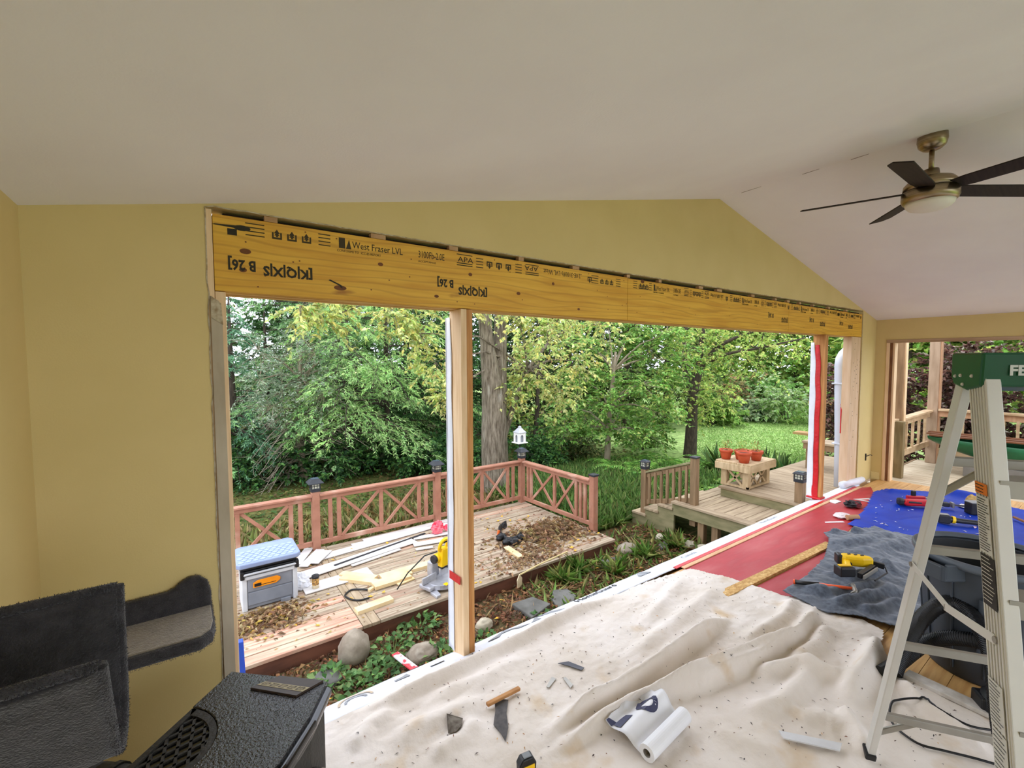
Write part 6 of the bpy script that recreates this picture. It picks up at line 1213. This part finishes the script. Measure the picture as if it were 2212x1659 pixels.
for k,(px,d,r,h,cols,lb) in enumerate(((1590,24,2.0,1.8,[(150,140,96),(180,130,96),(130,150,90)],'brown mottled shrub left at the head of the lawn'),(1650,25,1.8,1.7,[(124,168,92),(150,190,106)],'round green shrub at the head of the lawn'),(1700,22,1.5,1.5,[(190,206,160),(160,190,116)],'pale flowering shrub right at the head of the lawn'),(1620,22,.9,.8,[(150,180,130),(180,190,150)],'small pale shrub at the lawn edge'),(1780,22,1.8,1.8,[(160,196,110),(190,212,124)],'light green shrub behind the downspout'),(1540,20,1.3,1.4,[(150,180,90),(124,160,74)],'light shrub left of the lawn'))): bush('lawn_shrub',lb,P0(px,d),r,h,cols,[1]*len(cols),60+k,L=.18,W=.1)
# purple brown hedge behind the porch
HB=[(118,84,72),(140,106,90),(92,66,60),(176,160,146),(120,116,80)]
for k,(x,y,lb) in enumerate(((12.6,3.6,'brown purple hedge bush nearest the right jamb'),(12.7,2.0,'brown purple hedge bush behind the corner porch post'),(12.6,.4,'brown purple hedge bush behind the ladder leg'),(12.8,-1.2,'brown purple hedge bush behind the ladder cap'),(12.9,-2.9,'brown purple hedge bush at the right frame edge'))): bush('hedge_bush',lb,(x,y,gz(x,y)-.1),1.35,2.75,HB,[3,2,3,1.2,1],80+k,n=80,kl=16,L=.10,W=.06,group='brown hedge behind the porch')
# ferns
def fern(base,n,R_,rg):
    A=[]
    for k in range(n):
        az=rg.uniform(0,2*PI); Lf=R_*rg.uniform(.7,1.2); t=np.linspace(.12,1,16); d=np.array([math.cos(az),math.sin(az)]); pos=np.zeros((16,3)); pos[:,:2]=np.array(base)[:2]+d*(Lf*t*.85)[:,None]; pos[:,2]=base[2]+Lf*(.95*t-.75*t**2.2)
        dv=np.gradient(pos,axis=0); sd=np.array([-d[1],d[0],0])
        for s in (1,-1): A.append((pos,unit(dv)*.35+sd*s*1.0+[0,0,-.1],np.tile([0,0,1.],(16,1))+rg.normal(0,.15,(16,3)),np.interp(t,[0,.35,1],[.10,.2,.03])*R_*1.2,.055*R_+0*t,palette(16,[(128,176,80),(150,190,92),(106,156,70)],[2,2,1],.12,rg)))
    return cat_args(A)
rgf=np.random.default_rng(71)
for k,(px,d,lb) in enumerate(((1345,10.6,'feathery fern at the left of the fern bank'),(1385,10.2,'broad fern in front of the fern bank'),(1420,11.2,'tall fern near the stair lantern'),(1450,10.8,'fern beside the dark stem at the lawn edge'),(1395,11.8,'fern at the back of the fern bank'),(1545,11.8,'pale fern beyond the stair post'),(1330,11.6,'fern right of the slim maple trunk'))):
    p=P0(px,d); t=thing('fern',lb,'fern',p,group='ferns by the stair'); a=fern((0,0,0),18,.85,rgf); leafobj('fronds',a,LM,t)
# grass, weeds, litter
def scatter(n,fn,rg):
    out=[]
    while len(out)<n:
        q=fn(rg)
        if q is not None: out.append((q[0],q[1],gz(q[0],q[1])))
    return np.array(out)
rgg=np.random.default_rng(91)
def blades(P_,h,w,cols,wts,rg,lean=.45): n=len(P_); d=rg.normal(0,lean,(n,3)); d[:,2]=1; return (P_,unit(d),unit(rg.normal(0,1,(n,3))*[1,1,.2]),h*rg.uniform(.5,1.3,n),w*rg.uniform(.7,1.3,n),palette(n,cols,wts,.2,rg))
def zone(r):
    x=r.uniform(4.8,9.5); y=r.uniform(3.9,8.6)
    if x<5.9 and y<4.7: return None
    if x>5.6 and y<4.75: return None
    return x,y
P_=scatter(30000,zone,rgg); tag(leafobj('tall_grass',blades(P_,.25,.008,[(140,178,98),(166,196,114),(120,160,86),(188,200,128)],[3,3,2,1],rgg),LM,curl=.5),'tall green grass between the leafy deck and the grey stair','grass',kind='stuff')
def zone2(r):
    d=r.uniform(9,30)**1; px=r.uniform(1500,1790); p=far(px,d); return (p.x,p.y) if p.x>9.8 and p.y>4.2 else None
P_=scatter(30000,zone2,rgg); tag(leafobj('lawn_grass',blades(P_,.045,.016,[(152,186,100),(172,196,118),(134,172,90)],[3,2,2],rgg),LM,curl=.4),'mown bright green lawn rising to the far shrubs','lawn',kind='stuff')
def zone3(r):
    x=r.uniform(-1.5,11); y=r.uniform(6.35,14)
    return (x,y) if not(x>9.3 and y<8) else None
P_=scatter(16000,zone3,rgg); dd=rgg.normal(0,1,(16000,3)); dd[:,2]*=.25; tag(leafobj('ground_cover',(P_+[0,0,.03],dd,np.tile([0,0,1.],(16000,1))+rgg.normal(0,.5,(16000,3)),rgg.uniform(.05,.13,16000),rgg.uniform(.03,.07,16000),palette(16000,[(92,112,58),(116,124,64),(116,92,62),(80,106,54),(150,134,80)],[3,2,2,2,.7],.2,rgg)),LM),'low leafy ground cover and leaf litter behind the railing','ground cover',kind='stuff')
P_=scatter(5500,lambda r:(r.uniform(-1,8),r.uniform(6.4,8.6)),rgg); tag(leafobj('wild_grass',blades(P_,.20,.006,[(150,160,92),(186,170,116),(160,136,88)],[2,2,2],rgg,.9),LM,curl=.5),'straggling wild grass behind the railing','grass',kind='stuff')
def strip(r): x=r.uniform(.2,5.9); y=r.uniform(2.6,4.08 if x<4.7 else 4.6); return (x,y)
P_=scatter(9000,strip,rgg); n=len(P_); dd=rgg.normal(0,1,(n,3)); dd[:,2]*=.2; tag(leafobj('leaf_litter',(P_+[0,0,.015]+np.abs(rgg.normal(0,.012,(n,3)))*[0,0,1],dd,np.tile([0,0,1.],(n,1))+rgg.normal(0,.45,(n,3)),rgg.uniform(.025,.075,n),rgg.uniform(.012,.04,n),palette(n,[(140,98,72),(170,120,86),(110,78,58),(196,150,100),(122,104,84)],[3,2,3,1,1],.2,rgg)),LM,curl=.35),'brown leaf litter covering the soil between deck and house','leaf litter',kind='stuff')
P_=scatter(700,strip,rgg); n=len(P_); dd=rgg.normal(0,1,(n,3)); dd[:,2]*=.15; tag(leafobj('dry_stalks',(P_+[0,0,.03],dd,rgg.normal(0,1,(n,3)),rgg.uniform(.1,.3,n),.008+0*dd[:,0],palette(n,[(206,176,120),(176,140,96),(150,120,84)],[1,1,1],.15,rgg)),LM),'scattered dry straw stalks on the soil strip','stalks',kind='stuff')
# green blades fallen over the strip
def strip2(r): x=r.uniform(3.0,5.7); y=r.uniform(2.9,4.05 if x<4.7 else 4.5); return (x,y)
P_=scatter(1000,strip2,rgg); a=blades(P_,.16,.008,[(126,158,80),(150,172,94),(190,180,120)],[2,2,2],rgg,1.6); tag(leafobj('flopped_grass',a,LM,curl=.5),'flopped green lily leaves along the soil strip','grass',kind='stuff')
# individual leafy weeds
def weed(name,lb,x,y,n,r,h,cols,rg,L=.06,W=.055,z=None):
    base=(x,y,gz(x,y) if z is None else z); t=thing(name,lb,'plant',base); th=rg.uniform(0,2*PI,n); q=r*np.sqrt(rg.random(n)); p=np.stack([q*np.cos(th),q*np.sin(th),h*rg.uniform(.25,1,n)*(1-.5*(q/r)**2)],1); d=unit(p*[1,1,.3]+rg.normal(0,.03,(n,3))); 
    leafobj('foliage',(p,d,np.tile([0,0,1.],(n,1))+rg.normal(0,.4,(n,3)),L*rg.uniform(.6,1.2,n),W*rg.uniform(.6,1.2,n),palette(n,cols,[1]*len(cols),.18,rg)),LM,t)
    b=MB()
    for k in range(0,n,5): b.tube([(p[k][0]*.1,p[k][1]*.1,0),tuple(p[k])],[.003,.002],3,cap=False)
    o=b.build('stems',mat('weed_stem',(120,150,80),rough=.8),t,local=True); o['kind']='stuff'
GW=[(96,136,76),(126,158,92),(84,118,64)]
def wp(px,py,z=-.78): p=at(px,py,z=z); return p.x,p.y
for px,py,n,r,h,lb in ((905,1345,170,.20,.16,'lobed green weed clump under the deck edge left of the post'),(850,1400,150,.18,.16,'lobed green weed clump right of the boulder'),(820,1450,150,.17,.15,'lobed green weed clump in front of the boulder'),(715,1470,150,.18,.16,'lobed green weed clump left of the boulder'),(950,1410,150,.16,.14,'lobed green weed clump beside the white wrapped stud'),(1045,1375,60,.12,.10,'small weed patch just right of the center post'),(780,1480,110,.16,.12,'lobed green weed clump nearest the sill'),(1165,1325,50,.10,.09,'tiny weed at the edge of the large flagstone')): x,y=wp(px,py); weed('leafy_weed',lb,x,y,int(n*.65),r*.95,h*.85,GW,rgg)
def tuft(lb,x,y,n,h,cols,rg,z=None):
    base=(x,y,gz(x,y) if z is None else z); t=thing('grass_tuft',lb,'grass tuft',base); P_=np.zeros((n,3)); P_[:,:2]=rg.normal(0,.03,(n,2)); leafobj('blades',blades(P_,h,.009,cols,[1]*len(cols),rg,.9),LM,t,curl=.6)
for px,py,lb in ((1250,1225,'arching lily tuft above the round flagstone'),(1215,1245,'arching lily tuft at the deck corner edge'),(1330,1230,'lily tuft midway along the sill strip'),(1395,1195,'lily tuft near the stair stones'),(1460,1175,'lily tuft close to the grey deck')): x,y=wp(px,py); tuft(lb,x,y,110,.2,[(110,150,66),(140,172,84),(176,176,104)],rgg)
for px,d,lb in ((1630,11.2,'iris clump behind the plant stand'),(1665,11.6,'iris clump right of the plant stand'),(1700,11.0,'iris clump behind the lantern post'),(1560,11.5,'iris clump left of the plant stand')): p=P0(px,d); tuft(lb,p[0],p[1],200,.55,[(104,148,84),(126,166,96),(150,178,100)],rgg)
x,y=7.0,4.6
for k,(x,y,lb) in enumerate(((7.6,4.4,'leafy ground vine beside the stair railing'),(8.4,4.5,'leafy ground vine behind the plant stand'),(9.3,4.6,'leafy ground vine at the back of the grey deck'))): weed('ground_vine',lb,x,y,500,.6,.32,[(120,160,70),(150,180,84),(96,136,60)],rgg,.09,.075)
# rocks and flagstones
m_rock=mat('field_stone',(158,146,128),(118,104,88),rough=.95,scale=7,detail=8,bump=.5,bscale=14,bdist=.02,c3=(182,176,160),c3scale=3); m_flag=mat('flagstone',(112,110,104),(88,86,80),rough=.9,scale=6,detail=8,bump=.4,bdist=.01); m_pale=mat('pale_stone',(196,186,164),(166,154,130),rough=.9,scale=6,bump=.3)
def rock(lb,px,py,r,m=m_rock,seed=0,z=-.74,name='rock',amp=.16):
    p=at(px,py,z=z); g_=gz(p.x,p.y); return crumple(name,(p.x,p.y,g_+r[2]*.62),r,m,lb,'rock',seed=seed,flat=.75,n=20,amp=amp)
o=rock('rounded brown boulder standing at the deck edge on the left',765,1405,(.135,.12,.17),seed=1,amp=.1); o.data.polygons.foreach_set('use_smooth',[True]*len(o.data.polygons))
for lb,px,py,r,m,s in (('mossy grey rock left of the center post base',912,1398,(.15,.11,.075),m_rock,2),('pale rounded stone touching the center post',1046,1338,(.09,.07,.07),m_pale,3),('dull rock among grass by the deck corner',1355,1180,(.16,.12,.08),m_rock,5),('grey stone slab beside the boulder foot',706,1450,(.12,.12,.05),m_flag,6)): o=rock(lb,px,py,r,m,s); o.data.polygons.foreach_set('use_smooth',[True]*len(o.data.polygons))
def flag(lb,pix,z=-.76,h=.05):
    P_=[at(a,b,z=z) for a,b in pix]; c=sum(P_,Vector())/len(P_); g_=gz(c.x,c.y); b=MB(); b.prism([(p.x,p.y) for p in P_],g_-.02,g_+h); tag(b.build('flagstone',m_flag,bevel=.008),lb,'flagstone')
flag('large pointed flagstone near the sill right of the post',((1105,1300),(1150,1285),(1190,1300),(1150,1330)),h=.06); flag('round grey flagstone behind the large pointed one',((1190,1285),(1195,1268),(1225,1265),(1245,1280),(1235,1300),(1205,1305)),h=.05); flag('dark flat flagstone partly under the lily leaves',((1290,1205),(1340,1195),(1360,1208),(1310,1220)),h=.04); flag('small flagstone beside the deck corner',((1210,1240),(1240,1235),(1250,1248),(1220,1252)),h=.03); flag('grey flagstone under the grass by the sill',((1420,1165),(1460,1158),(1470,1170),(1430,1178)),h=.03)
for k,(x,y,s,lb) in enumerate(((5.62,3.72,.07,'pale stone under the left corner of the grey deck'),(5.55,3.55,.09,'pale stone beneath the grey deck post'),(5.60,3.38,.08,'pale stone beside the second deck support'),(5.50,3.2,.10,'wide pale stone below the grey deck fascia'),(5.5,2.95,.08,'pale stone nearest the sill below the grey deck'),(5.45,3.95,.08,'flat pale stone at the stair foot'))): crumple('deck_stone',(x,y,gz(x,y)+s*.5),(s,s*.8,s*.65),m_pale,lb,'rock',seed=30+k,flat=.7,n=12,amp=.2)
# ---- fallen leaves on the deck ----
n=2600; rl_=np.random.default_rng(101)
def heap(cx,cy,rx,ry,n,h,rg): 
    q=rg.normal(0,1,(n,2))*[rx,ry]; P_=np.stack([cx+q[:,0],cy+q[:,1],ZD+.006+np.abs(rg.normal(0,1,n))*h*np.exp(-(q[:,0]/rx)**2*.5-(q[:,1]/ry)**2*.5)],1); return P_[(P_[:,1]>4.1)&(P_[:,1]<6.1)&(P_[:,0]<4.64)]
BR=[(184,152,112),(156,124,92),(208,182,138),(132,106,82)]
def litter(P_,lo,hi,cols,wts,rg,wr=.45): n=len(P_); d=rg.normal(0,1,(n,3)); d[:,2]*=.2; L=rg.uniform(lo,hi,n); return (P_,d,np.tile([0,0,1.],(n,1))+rg.normal(0,.4,(n,3)),L,L*wr,palette(n,cols,wts,.2,rg))
p=at(560,1345,z=ZD); tag(leafobj('leaf_heap',litter(heap(p.x+.08,p.y,.17,.11,900,.045,rl_),.03,.09,BR+[(226,196,110)],[3,2,2,1,1],rl_,.3),LM,curl=.4),'heap of dry brown leaves and twigs in front of the toolbox','leaf heap',kind='stuff')
p=at(1190,1150,z=ZD); tag(leafobj('leaf_heap',litter(heap(p.x,p.y,.42,.22,1500,.05,rl_),.03,.12,BR+[(150,130,80)],[3,3,1,2,1],rl_,.3),LM,curl=.4),'sprawling heap of brown stalks and leaves at the right end of the deck','leaf heap',kind='stuff')
p=at(1150,1210,z=ZD); tag(leafobj('leaf_heap',litter(heap(p.x,p.y,.30,.16,600,.012,rl_),.03,.07,BR,[3,3,1,2],rl_,.45),LM,curl=.4),'thin brown leaf scatter near the deck front edge','leaf heap',kind='stuff')
q=np.stack([rl_.uniform(.2,4.6,700),rl_.uniform(4.12,6.1,700),np.full(700,ZD+.005)],1); tag(leafobj('deck_litter',litter(q,.015,.05,BR+[(214,190,120)],[2,2,2,1,1],rl_,.35),LM,curl=.3),'fine leaf and twig litter over the deck boards','litter',kind='stuff')
m_yl=mat('yellow_leaf',(228,182,60),(206,150,50),rough=.6,scale=20); lfm=None
for k in range(70):
    x,y=rl_.uniform(.25,4.6),rl_.uniform(4.15,6.05); z=ZD+.004
    if k>50: x,y=rl_.uniform(.6,4.6),rl_.uniform(3.0,4.0); z=gz(x,y)+.03
    if lfm is None:
        b=MB(); b.add([(0,0,0),(.02,.012,.006),(.045,.0,.012),(.02,-.012,.006),(.03,.02,.01),(.03,-.02,.01),(.06,0,.004),(-.02,0,.0),(.02,0,0)],[(0,1,8),(1,4,2,8),(4,6,2),(0,8,3),(3,8,2,5),(5,2,6),(7,0,8)]); o=b.build('yellow_leaf',m_yl,solid=.0008); lfm=o
    else: o=lfm.copy(); COL.objects.link(o)
    s=rl_.uniform(.6,1.15); o.location=(x,y,z); o.rotation_euler=(rl_.normal(0,.15),rl_.normal(0,.15),rl_.uniform(0,6.28)); o.scale=(s,s,s)
    tag(o,'yellow fallen leaf on the deck boards' if k<=50 else 'yellow fallen leaf on the soil strip','leaf','yellow leaves on the deck' if k<=50 else 'yellow leaves on the soil')
